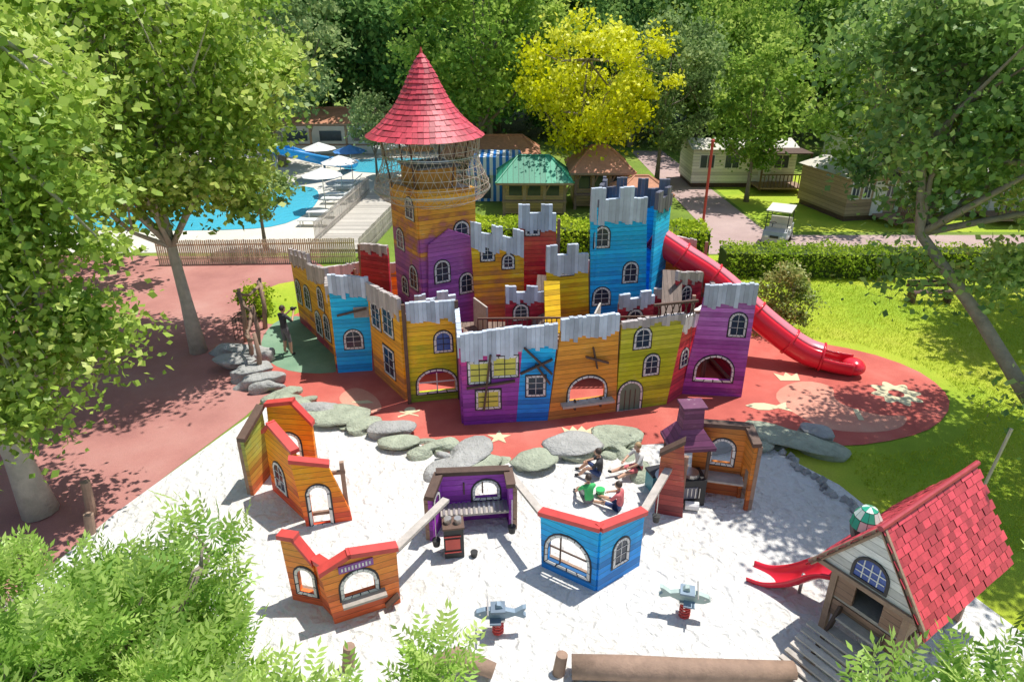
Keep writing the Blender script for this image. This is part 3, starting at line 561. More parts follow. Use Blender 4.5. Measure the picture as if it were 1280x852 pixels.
for i in range(7): b.box(tuple(MH@Vector((-1.75-.13*i,.15,.62-.075*i))),(.12,.9,.04),M_woodg,rz=math.atan2(.56,.828))
b.obj('plank_ramp',ph)
# ------------------------------------------------------------------ near logs
b=MB(); b.tube([(1.0,8.05,.24),(1.9,8.0,.27),(2.9,7.97,.26),(3.8,7.97,.23),(4.7,8.0,.20)],[.20,.205,.19,.185,.16],M_wood,14); b.obj('log_edging',smooth=True)
b=MB(); b.tube([(-1.6,8.05,.15),(-.9,8.15,.36),(-.3,8.0,.2)],[.15,.17,.13],M_wood,12); b.obj('log_edging',smooth=True)
for x,y,h in((-2.8,8.2,.5),(-9.4,12.2,.9),(-9.1,11.6,.5),(5.7,8.2,.4),(.78,8.1,.42),(4.95,8.1,.35)):
    b=MB(); b.tube([(x,y,-.05),(x+.06,y+.04,h)],[.11,.10],M_wood,10); b.obj('timber_post')
# ------------------------------------------------------------------ left climbing frame
cl=empty('log_climbing_frame',(-8.6,21,0)); b=MB()
pts=[(-9.3,23.6,1.5),(-8.9,22.5,1.7),(-9.2,21.4,1.9),(-8.5,20.6,1.6),(-8.4,19.6,1.2),(-7.9,18.9,1.4)]
for x,y,h in pts: b.tube([(x,y,0),(x+.1,y,h*.5),(x+.02,y+.1,h)],[.09,.08,.06],M_wood,8)
for i in range(5): p,q=pts[i],pts[i+1]; b.tube([(p[0],p[1],p[2]-.1),((p[0]+q[0])/2,(p[1]+q[1])/2,(p[2]+q[2])/2-.3),(q[0],q[1],q[2]-.15)],[.06,.05,.05],M_wood,7)
for i in range(9):
    x=-9.6+i*.03; y=21.5+i*.2; b.tube([(x,y,0),(x,y,.8)],.012,M_rubber,4)
b.tube([(-9.6,21.5,.8),(-9.35,23.1,.8)],.02,M_rubber,5); b.obj('posts_and_rails',cl,smooth=True)
# ------------------------------------------------------------------ foliage helpers
def quads(name,V,tint,mat):
    n=len(V)//4; me=bpy.data.meshes.new(name); me.vertices.add(4*n); me.vertices.foreach_set('co',V.astype(np.float32).ravel())
    me.loops.add(4*n); me.loops.foreach_set('vertex_index',np.arange(4*n,dtype=np.int32)); me.polygons.add(n)
    me.polygons.foreach_set('loop_start',np.arange(0,4*n,4,dtype=np.int32)); me.polygons.foreach_set('loop_total',np.full(n,4,dtype=np.int32))
    a=me.attributes.new('tint','FLOAT','POINT'); a.data.foreach_set('value',np.repeat(tint,4).astype(np.float32))
    me.materials.append(mat); me.update(calc_edges=True); return me
def unit(a): return a/np.maximum(np.linalg.norm(a,axis=1,keepdims=True),1e-6)
def kites(pos,size,asp=.75,up=.6,rng=RNG):
    n=len(pos); nr=unit(rng.normal(size=(n,3))+np.array([.12,-.1,up])); a=unit(np.cross(nr,rng.normal(size=(n,3)))); b=np.cross(nr,a)
    s=(size*rng.uniform(.55,1.3,n))[:,None]; V=np.empty((n,4,3)); V[:,0]=pos-a*s*.5;V[:,1]=pos+b*s*asp*.5+a*s*.08;V[:,2]=pos+a*s*.5-nr*s*.12;V[:,3]=pos-b*s*asp*.5+a*s*.08
    return V.reshape(-1,3)
def crown(c,r,nc,nl,cr,size,rng,lobes=5,flat=.7,fill=.55,hollow=.45):
    c=np.array(c,float);r=np.array(r,float)
    ld=unit(rng.normal(size=(lobes,3))); amp=rng.uniform(.1,.35,lobes)
    d=unit(rng.normal(size=(nc,3))); rad=hollow+(1-hollow)*rng.uniform(0,1,nc)**fill
    lob=.80+(np.clip(d@ld.T,0,1)**3@amp); P=c+d*rad[:,None]*lob[:,None]*r
    k=rng.integers(0,nc,nl); cs=cr*rng.uniform(.45,1.45,nc)
    q=rng.normal(size=(nl,3))*.46; q[:,2]*=flat
    pos=P[k]+q*cs[k][:,None]; pos[:,2]-=.12*cs[k]*(q[:,0]**2+q[:,1]**2)
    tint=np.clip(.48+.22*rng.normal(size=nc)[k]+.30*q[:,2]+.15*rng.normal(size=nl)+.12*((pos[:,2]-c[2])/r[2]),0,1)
    return P,pos,tint
def tree(name,base,h0,c,r,mat,nc=90,nl=9000,cr=1.0,size=.3,tr=.22,bark=None,seed=1,limbs=10,path=None,extra=None,lobes=5,hollow=.45,flat=.7):
    rng=np.random.default_rng(seed); e=empty(name,base); bark=bark or M_bark
    P,pos,tint=crown(c,r,nc,nl,cr,size,rng,lobes,hollow=hollow,flat=flat)
    if extra:
        for cc,rr,n1,n2 in extra:
            P2,p2,t2=crown(cc,rr,n1,n2,cr,size,rng,3,flat=flat,hollow=.1); P=np.vstack([P,P2]);pos=np.vstack([pos,p2]);tint=np.concatenate([tint,t2])
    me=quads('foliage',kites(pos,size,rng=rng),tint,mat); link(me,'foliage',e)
    b=MB(); path=path or [base,((base[0]*.8+c[0]*.2),(base[1]*.8+c[1]*.2),h0*.5),((base[0]+c[0])/2,(base[1]+c[1])/2,h0),(c[0],c[1],c[2]*.6+h0*.4),(c[0]+.2,c[1],c[2]+r[2]*.5)]
    L=len(path); b.tube(path,[tr*(1-.75*i/(L-1))*(1.25 if i==0 else 1) for i in range(L)],bark,10)
    st=path[max(1,L-3):]; idx=rng.permutation(len(P))[:limbs]
    for k,i in enumerate(idx):
        a=Vector(st[k%len(st)]); t=Vector(P[i]); m=a.lerp(t,.5)+Vector((0,0,-.12*(t-a).length))*(1 if t.z>a.z else -1)+Vector(rng.normal(size=3)*.12)
        b.tube([a,a.lerp(m,.5),m,m.lerp(t,.5),t],[tr*.42,tr*.34,tr*.25,tr*.16,tr*.05],bark,6)
        for q in range(2):
            j=np.argsort(np.linalg.norm(P-P[i],axis=1))[q+1+rng.integers(0,3)]; t2=Vector(P[j]); b.tube([m,m.lerp(t2,.5)+Vector((0,0,.1)),t2],[tr*.18,tr*.1,tr*.03],bark,5)
    b.obj('trunk',e,smooth=True); return e
L_plane=leafmat('plane_tree',(.09,.19,.02),(.30,.46,.05),(.60,.70,.15),.45)
L_right=leafmat('poplar',(.05,.12,.025),(.16,.30,.05),(.40,.52,.13),.42)
L_ash=leafmat('ash',(.09,.22,.025),(.26,.46,.06),(.50,.66,.15),.45)
L_yel=leafmat('golden',(.36,.40,.01),(.70,.70,.02),(.85,.84,.08),.42)
L_dark=leafmat('woodland',(.02,.06,.014),(.08,.18,.035),(.22,.36,.07),.35,gloss=False)
L_mid=leafmat('lime',(.07,.16,.02),(.20,.35,.04),(.42,.55,.09),.4,gloss=False)
L_hedge=leafmat('hedge',(.09,.18,.01),(.26,.39,.02),(.44,.53,.04),.3,gloss=False)
L_olive=leafmat('olive',(.10,.17,.05),(.24,.34,.10),(.44,.52,.2),.38,gloss=False)
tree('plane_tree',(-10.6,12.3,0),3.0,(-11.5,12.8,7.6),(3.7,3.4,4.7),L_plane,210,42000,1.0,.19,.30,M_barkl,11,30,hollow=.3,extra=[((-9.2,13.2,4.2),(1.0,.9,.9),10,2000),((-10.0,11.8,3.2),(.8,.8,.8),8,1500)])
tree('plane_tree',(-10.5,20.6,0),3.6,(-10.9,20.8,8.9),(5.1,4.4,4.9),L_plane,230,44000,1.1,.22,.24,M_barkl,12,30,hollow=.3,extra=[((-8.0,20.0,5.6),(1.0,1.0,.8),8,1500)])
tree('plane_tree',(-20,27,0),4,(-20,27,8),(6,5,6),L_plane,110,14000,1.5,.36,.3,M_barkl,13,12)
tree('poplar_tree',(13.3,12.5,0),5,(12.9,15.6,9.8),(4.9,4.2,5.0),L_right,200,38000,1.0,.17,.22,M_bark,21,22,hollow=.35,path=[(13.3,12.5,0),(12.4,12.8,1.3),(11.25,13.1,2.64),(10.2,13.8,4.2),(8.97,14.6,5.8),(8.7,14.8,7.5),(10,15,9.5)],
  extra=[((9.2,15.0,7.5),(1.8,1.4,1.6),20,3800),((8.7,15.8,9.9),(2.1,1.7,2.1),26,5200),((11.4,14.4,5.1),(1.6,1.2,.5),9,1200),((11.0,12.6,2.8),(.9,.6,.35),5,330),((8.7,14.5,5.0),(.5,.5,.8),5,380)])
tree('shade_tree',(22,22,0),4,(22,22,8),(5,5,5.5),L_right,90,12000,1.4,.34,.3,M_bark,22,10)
def sprigs(name,base,cl,mat,seed,n,ls=.10):
    rng=np.random.default_rng(seed); e=empty(name,base); allV=[];allT=[];b=MB(); 
    for ci,(c,r,fr) in enumerate(cl):
        m=int(n*fr); nb=max(3,m//28); bc=np.array(c)+unit(rng.normal(size=(nb,3)))*(rng.uniform(.15,1,nb)**.5)[:,None]*np.array(r)
        kk=rng.integers(0,nb,m); P=bc[kk]+rng.normal(size=(m,3))*.19; d=unit(P-np.array(c))
        out=unit(d+np.array([0,0,.5])+.5*rng.normal(size=(m,3))); side=unit(np.cross(out,rng.normal(size=(m,3))*.6+np.array([0,0,1]))); nrm=np.cross(side,out)
        L=ls*rng.uniform(.8,1.3,m)*3.2; ct=(rng.normal(size=nb)*.22)[kk]+rng.normal(size=m)*.12
        for k in range(9):
            if k<8: s=(k//2)/4.0*.8+.1; sg=1 if k%2 else -1; dirv=unit(out*.55+side*sg); st=P+out*(L*s)[:,None]-nrm*(L*s*s*.25)[:,None]
            else: dirv=out; st=P+out*(L*.9)[:,None]-nrm*(L*.2)[:,None]
            l=(L*.42)[:,None]; w=l*.17; wd=unit(np.cross(dirv,nrm)); V=np.empty((m,4,3)); V[:,0]=st;V[:,1]=st+dirv*l*.45+wd*w;V[:,2]=st+dirv*l-nrm*l*.15;V[:,3]=st+dirv*l*.45-wd*w
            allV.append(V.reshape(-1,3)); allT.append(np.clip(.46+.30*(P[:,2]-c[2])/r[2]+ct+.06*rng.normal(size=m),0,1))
        a=Vector(base); t=Vector(c); b.tube([a,a.lerp(t,.5)+Vector((0,0,.3)),t],[.09,.06,.035],M_bark,7)
        for q in range(min(nb,18)):
            tt=Vector(bc[q]); b.tube([t,t.lerp(tt,.5)+Vector((0,0,.08)),tt],[.03,.018,.008],M_bark,5)
    me=quads('foliage',np.vstack(allV),np.concatenate(allT),mat); link(me,'foliage',e); b.obj('trunk',e,smooth=True)
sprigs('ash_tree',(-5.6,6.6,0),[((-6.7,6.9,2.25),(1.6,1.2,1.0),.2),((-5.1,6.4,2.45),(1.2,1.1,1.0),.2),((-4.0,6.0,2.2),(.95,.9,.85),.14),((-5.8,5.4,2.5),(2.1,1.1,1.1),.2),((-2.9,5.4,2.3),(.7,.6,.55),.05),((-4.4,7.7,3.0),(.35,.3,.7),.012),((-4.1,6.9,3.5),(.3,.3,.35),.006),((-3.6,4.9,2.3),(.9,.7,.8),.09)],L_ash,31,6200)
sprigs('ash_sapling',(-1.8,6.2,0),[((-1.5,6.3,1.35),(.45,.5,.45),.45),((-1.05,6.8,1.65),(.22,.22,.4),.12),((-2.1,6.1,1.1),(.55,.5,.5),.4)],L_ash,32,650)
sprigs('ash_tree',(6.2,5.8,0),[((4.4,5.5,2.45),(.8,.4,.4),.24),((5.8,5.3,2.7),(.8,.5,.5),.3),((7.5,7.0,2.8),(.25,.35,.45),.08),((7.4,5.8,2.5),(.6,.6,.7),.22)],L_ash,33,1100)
def hedge(name,pts,w,h,mat=L_hedge,dens=420,seed=5,size=.12):
    rng=np.random.default_rng(seed); b=MB(); V=[];T=[]; e=empty(name,(pts[0][0],pts[0][1],0))
    for a,c in zip(pts[:-1],pts[1:]):
        a=np.array(a,float);c=np.array(c,float);L=np.linalg.norm(c-a);u=(c-a)/L;v=np.array([-u[1],u[0]]); n=int(dens*L*(h*2+w))
        b.beam((a[0],a[1],h*.47),(c[0],c[1],h*.47),w*.8,h*.9,solid('hedge_core',(.05,.08,.015),.9))
        s=rng.uniform(0,L,n); k=rng.uniform(0,2*h+w,n); y=np.where(k<h,-w/2,np.where(k<2*h,w/2,k-2*h-w/2)); z=np.where(k<h,k,np.where(k<2*h,k-h,h))
        bumpv=.10*np.sin(s*2.3+z*3)+.06*np.sin(s*5.1+1); y=y+np.sign(y)*bumpv; z=z+.06*np.sin(s*3.1)+.04*np.sin(s*7)
        p=np.stack([a[0]+u[0]*s+v[0]*y,a[1]+u[1]*s+v[1]*y,z],1)+rng.normal(size=(n,3))*.06; p[:,2]=np.maximum(p[:,2],.03)
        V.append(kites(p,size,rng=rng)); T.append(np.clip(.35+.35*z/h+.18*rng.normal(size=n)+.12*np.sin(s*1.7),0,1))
    me=quads('leaves',np.vstack(V),np.concatenate(T),mat); link(me,'leaves',e); b.obj('core',e)
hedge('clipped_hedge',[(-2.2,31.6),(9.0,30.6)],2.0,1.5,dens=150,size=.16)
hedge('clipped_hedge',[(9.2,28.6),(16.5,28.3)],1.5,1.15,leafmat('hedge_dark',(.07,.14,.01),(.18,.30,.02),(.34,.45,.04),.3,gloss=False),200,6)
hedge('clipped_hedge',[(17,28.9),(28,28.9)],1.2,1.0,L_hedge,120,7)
tree('shrub',(9.8,22.5,0),.5,(9.8,22.5,1.2),(.85,.8,1.1),leafmat('shrub',(.06,.10,.02),(.18,.24,.04),(.34,.36,.10)),26,4200,.45,.12,.05,M_bark,41,8)
tree('shrub',(-9.4,23.6,0),.4,(-9.6,23.8,.6),(.7,.7,.6),L_hedge,20,2200,.35,.12,.05,M_bark,42,6)
tree('golden_robinia_tree',(4.0,42.5,0),3.0,(4.2,42.8,6.2),(4.2,3.7,3.7),L_yel,95,13000,1.05,.27,.2,M_bark,60,16,lobes=7,hollow=.35)
tree('lime_tree',(14.4,41.7,0),2.6,(14.4,41.7,5.4),(2.8,2.5,3.2),L_mid,60,8000,.9,.26,.14,M_bark,52,10)
tree('lime_tree',(9.9,47,0),3.0,(10.0,47,6.2),(3.5,3.1,4.2),leafmat('alder',(.06,.10,.03),(.16,.26,.07),(.32,.42,.14),.38,gloss=False),70,9000,1.0,.28,.16,M_bark,53,12)
tree('maple_tree',(-2.2,48,0),3.4,(-2.0,48,8.8),(6.0,4.4,5.6),L_mid,130,17000,1.4,.34,.3,M_bark,54,14)
tree('maple_tree',(-17.5,53,0),3.4,(-17.5,53,8.8),(5.2,5,6),L_olive,110,13000,1.4,.36,.3,M_bark,55,12)
tree('olive_tree',(-11.9,31.8,0),1.8,(-11.9,31.8,3.2),(1.5,1.4,1.5),L_olive,26,3200,.6,.18,.1,M_bark,57,10)
tree('olive_tree',(-9.3,47.5,0),1.8,(-9.3,47.5,3.9),(1.7,1.6,1.7),L_olive,28,3200,.7,.24,.1,M_bark,61,10)
tree('lime_tree',(21,38.5,0),3,(21,38.5,7.0),(4.2,3.5,4.5),L_mid,80,10000,1.2,.3,.2,M_bark,58,12)
wood=empty('woodland',(0,66,0)); vars_=[]
for i in range(5):
    rng=np.random.default_rng(100+i); P,pos,t=crown((0,0,8.5),(5.0,5.0,7.4),130,11000,1.5,.42,rng,7,hollow=.45)
    me=quads('woodland_foliage_%d'%i,kites(pos,.44,rng=rng),t,[L_dark,L_mid,L_dark,L_olive,L_dark][i])
    b=MB(); b.tube([(0,0,0),(.2,0,4),(0,.2,9)],[.35,.28,.12],M_bark,7); o=b.obj('tmp'); tm=o.data; bpy.data.objects.remove(o); vars_.append((me,tm))
rr=random.Random(3)
def wtree(x,y,s,v):
    M=Matrix.Translation((x,y,-.1))@Matrix.Rotation(rr.uniform(0,6.28),4,'Z')@Matrix.Diagonal((s*rr.uniform(.9,1.15),s*rr.uniform(.9,1.15),s*rr.uniform(.9,1.2),1))
    link(vars_[v][0],'crown',wood,M); link(vars_[v][1],'bole',wood,M)
for x in range(-66,75,7):
    wtree(x+rr.uniform(-2,2),64+rr.uniform(-3,3),rr.uniform(.75,1.0),rr.choice([0,1,2,3,4,0])); wtree(x+rr.uniform(-2,2)+3,73+rr.uniform(-3,3),rr.uniform(1.1,1.35),rr.choice([0,2,4,3,1])); wtree(x+rr.uniform(-2,2),87+rr.uniform(-3,3),rr.uniform(1.5,1.8),rr.choice([0,2,4,0]))
for x,y,s,v in((28,46,.8,3),(36,44,.9,0),(30,56,1,2),(-30,45,.9,3),(-38,38,.9,1),(18,56,.75,1),(42,30,.9,3)): wtree(x,y,s,v)
rng=RNG; n=52000; gx=rng.uniform(8.3,22,n*2);gy=rng.uniform(11,28,n*2)
inr=((gx-9.5)**2/(3.9**2)+(gy-18.2)**2/(3.6**2)<1)|(gx<8.4)|(gx>9+(gy-8)*.9+2)
gx=gx[~inr][:n];gy=gy[~inr][:n]; m=len(gx); pos=np.stack([gx,gy,np.full(m,.03)],1)
V=np.empty((m,4,3)); a=rng.uniform(0,6.28,m); dx=np.stack([np.cos(a),np.sin(a),0*a],1)*.012; tip=np.stack([rng.normal(size=m)*.03,rng.normal(size=m)*.03,rng.uniform(.03,.07,m)],1)
V[:,0]=pos-dx;V[:,1]=pos+dx;V[:,2]=pos+tip+dx*.2;V[:,3]=pos+tip-dx*.2
tn=np.clip(.5+.25*np.sin(gx*.9)*np.cos(gy*.7)+.18*rng.normal(size=m),0,1)
link(quads('lawn_grass',V.reshape(-1,3),tn,leafmat('grass',(.16,.25,.015),(.34,.43,.025),(.52,.52,.07),.3,gloss=False)),'lawn_grass')
# ------------------------------------------------------------------ background buildings
def hiphut(name,cx,cy,w,d,h,rh,roof,wall,over=.35,ridge=.5):
    e=empty(name,(cx,cy,0)); R=Matrix.Translation((cx,cy,0)); b=MB(); x=w/2+over;y=d/2+over;rx=w/2*ridge
    A=[(-x,-y,h),(x,-y,h),(x,y,h),(-x,y,h),(-rx,0,h+rh),(rx,0,h+rh)]
    for f in((0,1,5,4),(1,2,5),(2,3,4,5),(3,0,4)): b.poly([A[i] for i in f],roof)
    A2=[(p[0],p[1],p[2]-.12) for p in A[:4]]
    for i in range(4): b.poly([A[i],A[(i+1)%4],A2[(i+1)%4],A2[i]],M_wood)
    b.poly(A2,M_woodd)
    b.tube([A[4],A[5]],.08,roof,6)
    for i in range(4): b.tube([A[i],A[4 if i in(0,3) else 5]],.06,roof,6)
    b.obj('roof',e,R,norm=False); b=MB()
    b.box((0,d*.1,h/2),(w-.2,d*.8,h-.1),wall)
    for sx in(-1,-.33,.33,1):
        b.box((sx*(w/2-.1),-d/2+.1,h/2),(.16,.16,h),M_wood)
        b.beam((sx*(w/2-.1),-d/2+.08,h*.65),(sx*(w/2-.1)+.35,-d/2+.08,h-.05),.08,.08,M_wood)
    b.box((0,-d/2+.1,h-.12),(w,.18,.2),M_wood); b.box((0,-d/2+.05,.9),(w,.3,.1),M_wood)
    for sx in(-.66,0,.66): b.box((sx*(w/2-.2),-d*.305,1.5),(w*.2,.04,.8),M_glass)
    b.obj('walls',e,R)
Rg=plank('green_metal_roof',[(0,(.03,.26,.15)),(1,(.04,.36,.21))],4,.3,0,.0,raw=True); Wo=plank('hut_boards',[(0,(.38,.24,.12)),(1,(.5,.32,.16))],3,.16,2)
hiphut('green_roofed_hut',1.25,39.6,3.6,3.2,2.0,1.15,Rg,Wo)
hiphut('terracotta_roofed_pavilion',5.2,41.5,3.2,3.6,2.2,1.2,M_terra,Wo,.3,.3)
hiphut('terracotta_roofed_pavilion',-1.4,47,6,3,2.2,1.0,M_terra,M_cream,.3,.7)
hiphut('terracotta_roofed_pavilion',7.2,38.2,2.6,2.2,1.5,.8,M_terra,Wo,.3,.3)
hiphut('white_pool_building',-15,59.5,9,4,2.6,1.0,M_terra,M_white,.3,.7)
hiphut('white_pool_building',-6.2,61,5,4,2.6,1.0,M_conc,M_white,.3,.7)
ms,nt,bb,o=newmat('blue_white_stripes'); tc=N(nt,'TexCoord').outputs['Object']; s=N(nt,'SeparateXYZ'); nt.links.new(tc,s.inputs[0]); f=mth(nt,'FRACT',mth(nt,'MULTIPLY',s.outputs[0],2.6)); nt.links.new(ramp(nt,mth(nt,'GREATER_THAN',f,.5),[(0,(.02,.2,.62)),(1,(.78,.8,.82))]),bb.inputs['Base Color'])
e=empty('striped_beach_tent',(-1,42,0)); b=MB(); b.box((-.9,43,.95),(3.2,2.4,1.9),ms); b.prism([[(-2.7,1.9),(.9,1.9),(.5,2.7),(-2.3,2.7)]],-44.3,-41.6,ms,lambda x,y,z:(x,-z,y)); b.box((-.9,41.55,1.82),(3.7,.05,.35),ms)
for x in(-1.6,-.3): b.box((x,41.78,.8),(.6,.03,1.2),M_glass)
b.obj('tent_body',e)
def mobile(name,x0,y0,w,d,h,wall,rz=0):
    e=empty(name,(x0,y0,0)); M=Matrix.Translation((x0,y0,0))@Matrix.Rotation(rz,4,'Z'); b=MB()
    cl=plank(name+'_cladding',[(0,wall),(1,tuple(min(1,c*1.1) for c in wall))],3,.2,2,0,raw=True); b.box((0,0,h/2+.3),(w,d,h),cl); b.box((0,0,.15),(w-.2,d-.2,.3),M_woodd); b.obj('walls',e,M)
    b=MB(); b.prism([[(-w/2-.2,h+.3),(w/2+.2,h+.3),(0,h+.75)]] if w<d else [[(-d/2-.2,h+.3),(d/2+.2,h+.3),(0,h+.75)]],-(d if w<d else w)/2-.15,(d if w<d else w)/2+.15,M_conc,(lambda x,y,z:(x,z,y)) if w<d else (lambda x,y,z:(z,x,y))); b.obj('roof',e,M)
    b=MB()
    for q in(-.36,-.12,.12,.36):
        b.box((w*q,-d/2-.02,1.7),(w*.13,.05,.8),M_glass); b.box((w*q,-d/2-.01,1.7),(w*.13+.14,.04,.94),M_white); b.box((w*q,-d/2-.05,1.7),(.04,.03,.8),M_white)
    b.box((w*.25-.3,-d/2-.03,1.15),(.8,.04,1.7),M_white); b.obj('windows',e,M)
    b=MB(); b.box((w*.3,-d/2-1.0,.35),(w*.45,1.9,.1),M_wood)
    for i in range(13): b.box((w*.3-w*.22+i*w*.036,-d/2-1.93,.8),(.05,.05,.85),M_woodd)
    b.box((w*.3,-d/2-1.93,1.22),(w*.45,.08,.07),M_woodd)
    for sx in(-1,1): b.box((w*.3+sx*w*.22,-d/2-1.93,1.4),(.1,.1,2.3),M_woodd)
    b.box((w*.3,-d/2-1.0,2.55),(w*.46,2.1,.06),M_woodd); b.obj('deck',e,M)
mobile('cream_mobile_home',15.3,47.5,6.8,3.6,2.2,(.68,.66,.58)); mobile('sage_mobile_home',25.5,40,8,4,2.3,(.45,.50,.43)); mobile('brown_mobile_home',19.3,39.5,3.0,4.5,2.1,(.34,.24,.15),.2)
mobile('cream_mobile_home',28,52,8,4,2.4,(.68,.66,.58))
gc=empty('golf_cart',(13.2,33.0,0)); b=MB(); R=Matrix.Translation((13.2,33.0,0))@Matrix.Rotation(-.5,4,'Z'); grey=solid('cart_body',(.42,.44,.46),.35,.15)
b.prism([[(-1.15,.30),(1.15,.30),(1.2,.62),(1.1,.85),(.62,.95),(.5,.45),(-.15,.42),(-.25,.62),(-.7,.62),(-.75,.85),(-1.2,.85)]],-.55,.55,grey,lambda x,y,z:(z,-x,y))
b.box((0,.48,.70),(1.0,.5,.14),M_cream); b.box((0,.74,.98),(1.0,.1,.42),M_cream); b.box((0,0,1.78),(1.15,1.75,.05),M_cream)
for x in(-.5,.5):
    b.tube([(x,-.95,.85),(x,-.75,1.76)],.022,M_rubber,6); b.tube([(x,.85,.85),(x,.78,1.76)],.022,M_rubber,6)
    for y in(-.85,.82): b.tube([(x-.09,y,.25),(x+.09,y,.25)],.25,M_rubber,16); b.tube([(x-.095,y,.25),(x+.095,y,.25)],.12,M_white,10)
    b.box((x*.7,-1.19,.62),(.16,.04,.1),M_white)
b.beam((0,-1.0,.62),(0,-1.21,.62),.4,.12,M_rubber); b.tube([(-.25,-.6,.85),(-.25,-.35,1.08)],.02,M_rubber,6); hoop(b,Vector((-.25,-.33,0)),.16,1.1,.015,M_rubber,14); b.box((0,.95,.95),(.9,.3,.3),M_rubber)
b.obj('cart_body',gc,R)
b=MB(); b.tube([(10.0,35,0),(10.0,35,4.6)],.07,M_ridge,10); b.ball((10,35,4.65),.1,M_ridge,2); b.obj('red_pole')
b=MB(); b.tube([(9.7,11.6,0),(10.05,11.7,2.6)],.035,M_bamboo,6); b.obj('tree_stake')
b=MB()
for i in range(3): b.box((16.4,24.9+i*.14,.45),(1.7,.11,.05),M_woodd)
for i in range(2): b.box((16.4,25.32,.62+i*.16),(1.7,.05,.12),M_woodd)
for sx in(-.7,.7): b.box((16.4+sx,25.0,.22),(.08,.4,.44),M_woodd); b.box((16.4+sx,25.28,.5),(.07,.07,.7),M_woodd)
b.obj('park_bench')
def fence(name,a,c,h,step,mat,w=.05):
    b=MB(); a=Vector((*a,0));c=Vector((*c,0)); L=(c-a).length;n=int(L/step); rz=math.atan2(c.y-a.y,c.x-a.x)
    for i in range(n+1):
        p=a.lerp(c,i/n); b.box((p.x,p.y,h/2+random.uniform(-.02,.02)),(w,.025,h),mat,rz=rz)
    for z in(h*.25,h*.8): b.beam((a.x,a.y+.03,z),(c.x,c.y+.03,z),.04,.07,mat)
    b.obj(name)
fence('bamboo_fence',(-16,29.6),(-7.2,30.0),1.15,.09,M_bamboo,.06); fence('timber_railing',(-7.0,30.2),(-6.2,40),1.1,.16,M_woodg); fence('timber_railing',(-9.8,33),(-9.2,44),1.1,.18,M_woodg)
b=MB(); b.prism([[(-9.7,31.5),(-7.1,31.5),(-6.4,46),(-8.9,46)]],.05,.16,plank('boardwalk',[(0,(.44,.40,.35)),(1,(.54,.50,.44))],60,.18,1,0,raw=True)); b.obj('boardwalk')
mw,nt,bb,o=newmat('pool_water'); bb.inputs['Base Color'].default_value=(.08,.50,.66,1); bb.inputs['Roughness'].default_value=.08; bump(nt,bb,noise(nt,N(nt,'TexCoord').outputs['Object'],2.5),.04)
flat('pool_water',smoothloop([(-30,35.5),(-15,35),(-11.8,36.5),(-11.9,43),(-14,47),(-30,48)],2),.03,mw); flat('pool_water',smoothloop([(-13,50.5),(-4,50),(-3,56),(-13,57)],2),.03,mw)
b=MB(); halftube(b,spline([(-20,50,3),(-16,47,2.6),(-13,48,1.6),(-12,52,.6)],8),.55,math.radians(80),math.radians(280),solid('blue_slide_plastic',(.05,.35,.75),.25,.1),12,.04)
for x,y,h in((-20,50,2.5),(-16,47,2.1),(-13,48,1.1)): b.tube([(x,y,0),(x,y,h)],.08,M_steel,8)
b.obj('water_slide',smooth=True)
for x,y,col in((-8.6,49.5,M_white),(-6.5,48.5,solid('orange_canvas',(.8,.3,.1),.7)),(-10.8,43.5,M_white),(-11.0,47.5,solid('blue_canvas',(.1,.3,.7),.7)),(-10.9,39.5,M_white),(-13.4,48.6,M_white)):
    b=MB(); b.tube([(x,y,0),(x,y,2.3)],.03,M_steel,6)
    for k in range(8):
        a0=k*math.pi/4;a1=a0+math.pi/4; b.poly([(x,y,2.5),(x+1.2*math.cos(a0),y+1.2*math.sin(a0),2.05),(x+1.2*math.cos(a1),y+1.2*math.sin(a1),2.05)],col)
    b.obj('parasol',norm=False)
for i,(x,y) in enumerate([(-10.9,36.2),(-10.9,38.0),(-10.9,41.2),(-10.9,42.4),(-11.0,44.8),(-11.2,46.2),(-8.0,48.6)]):
    b=MB(); b.box((x,y,.35),(1.3,.6,.05),M_white); b.beam((x+.6,y,.36),(x+1.1,y,.75),.6,.05,M_white)
    for sx in(-.5,.5):
        for sy in(-.25,.25): b.box((x+sx,y+sy,.17),(.05,.05,.33),M_white)
    b.obj('sun_lounger')
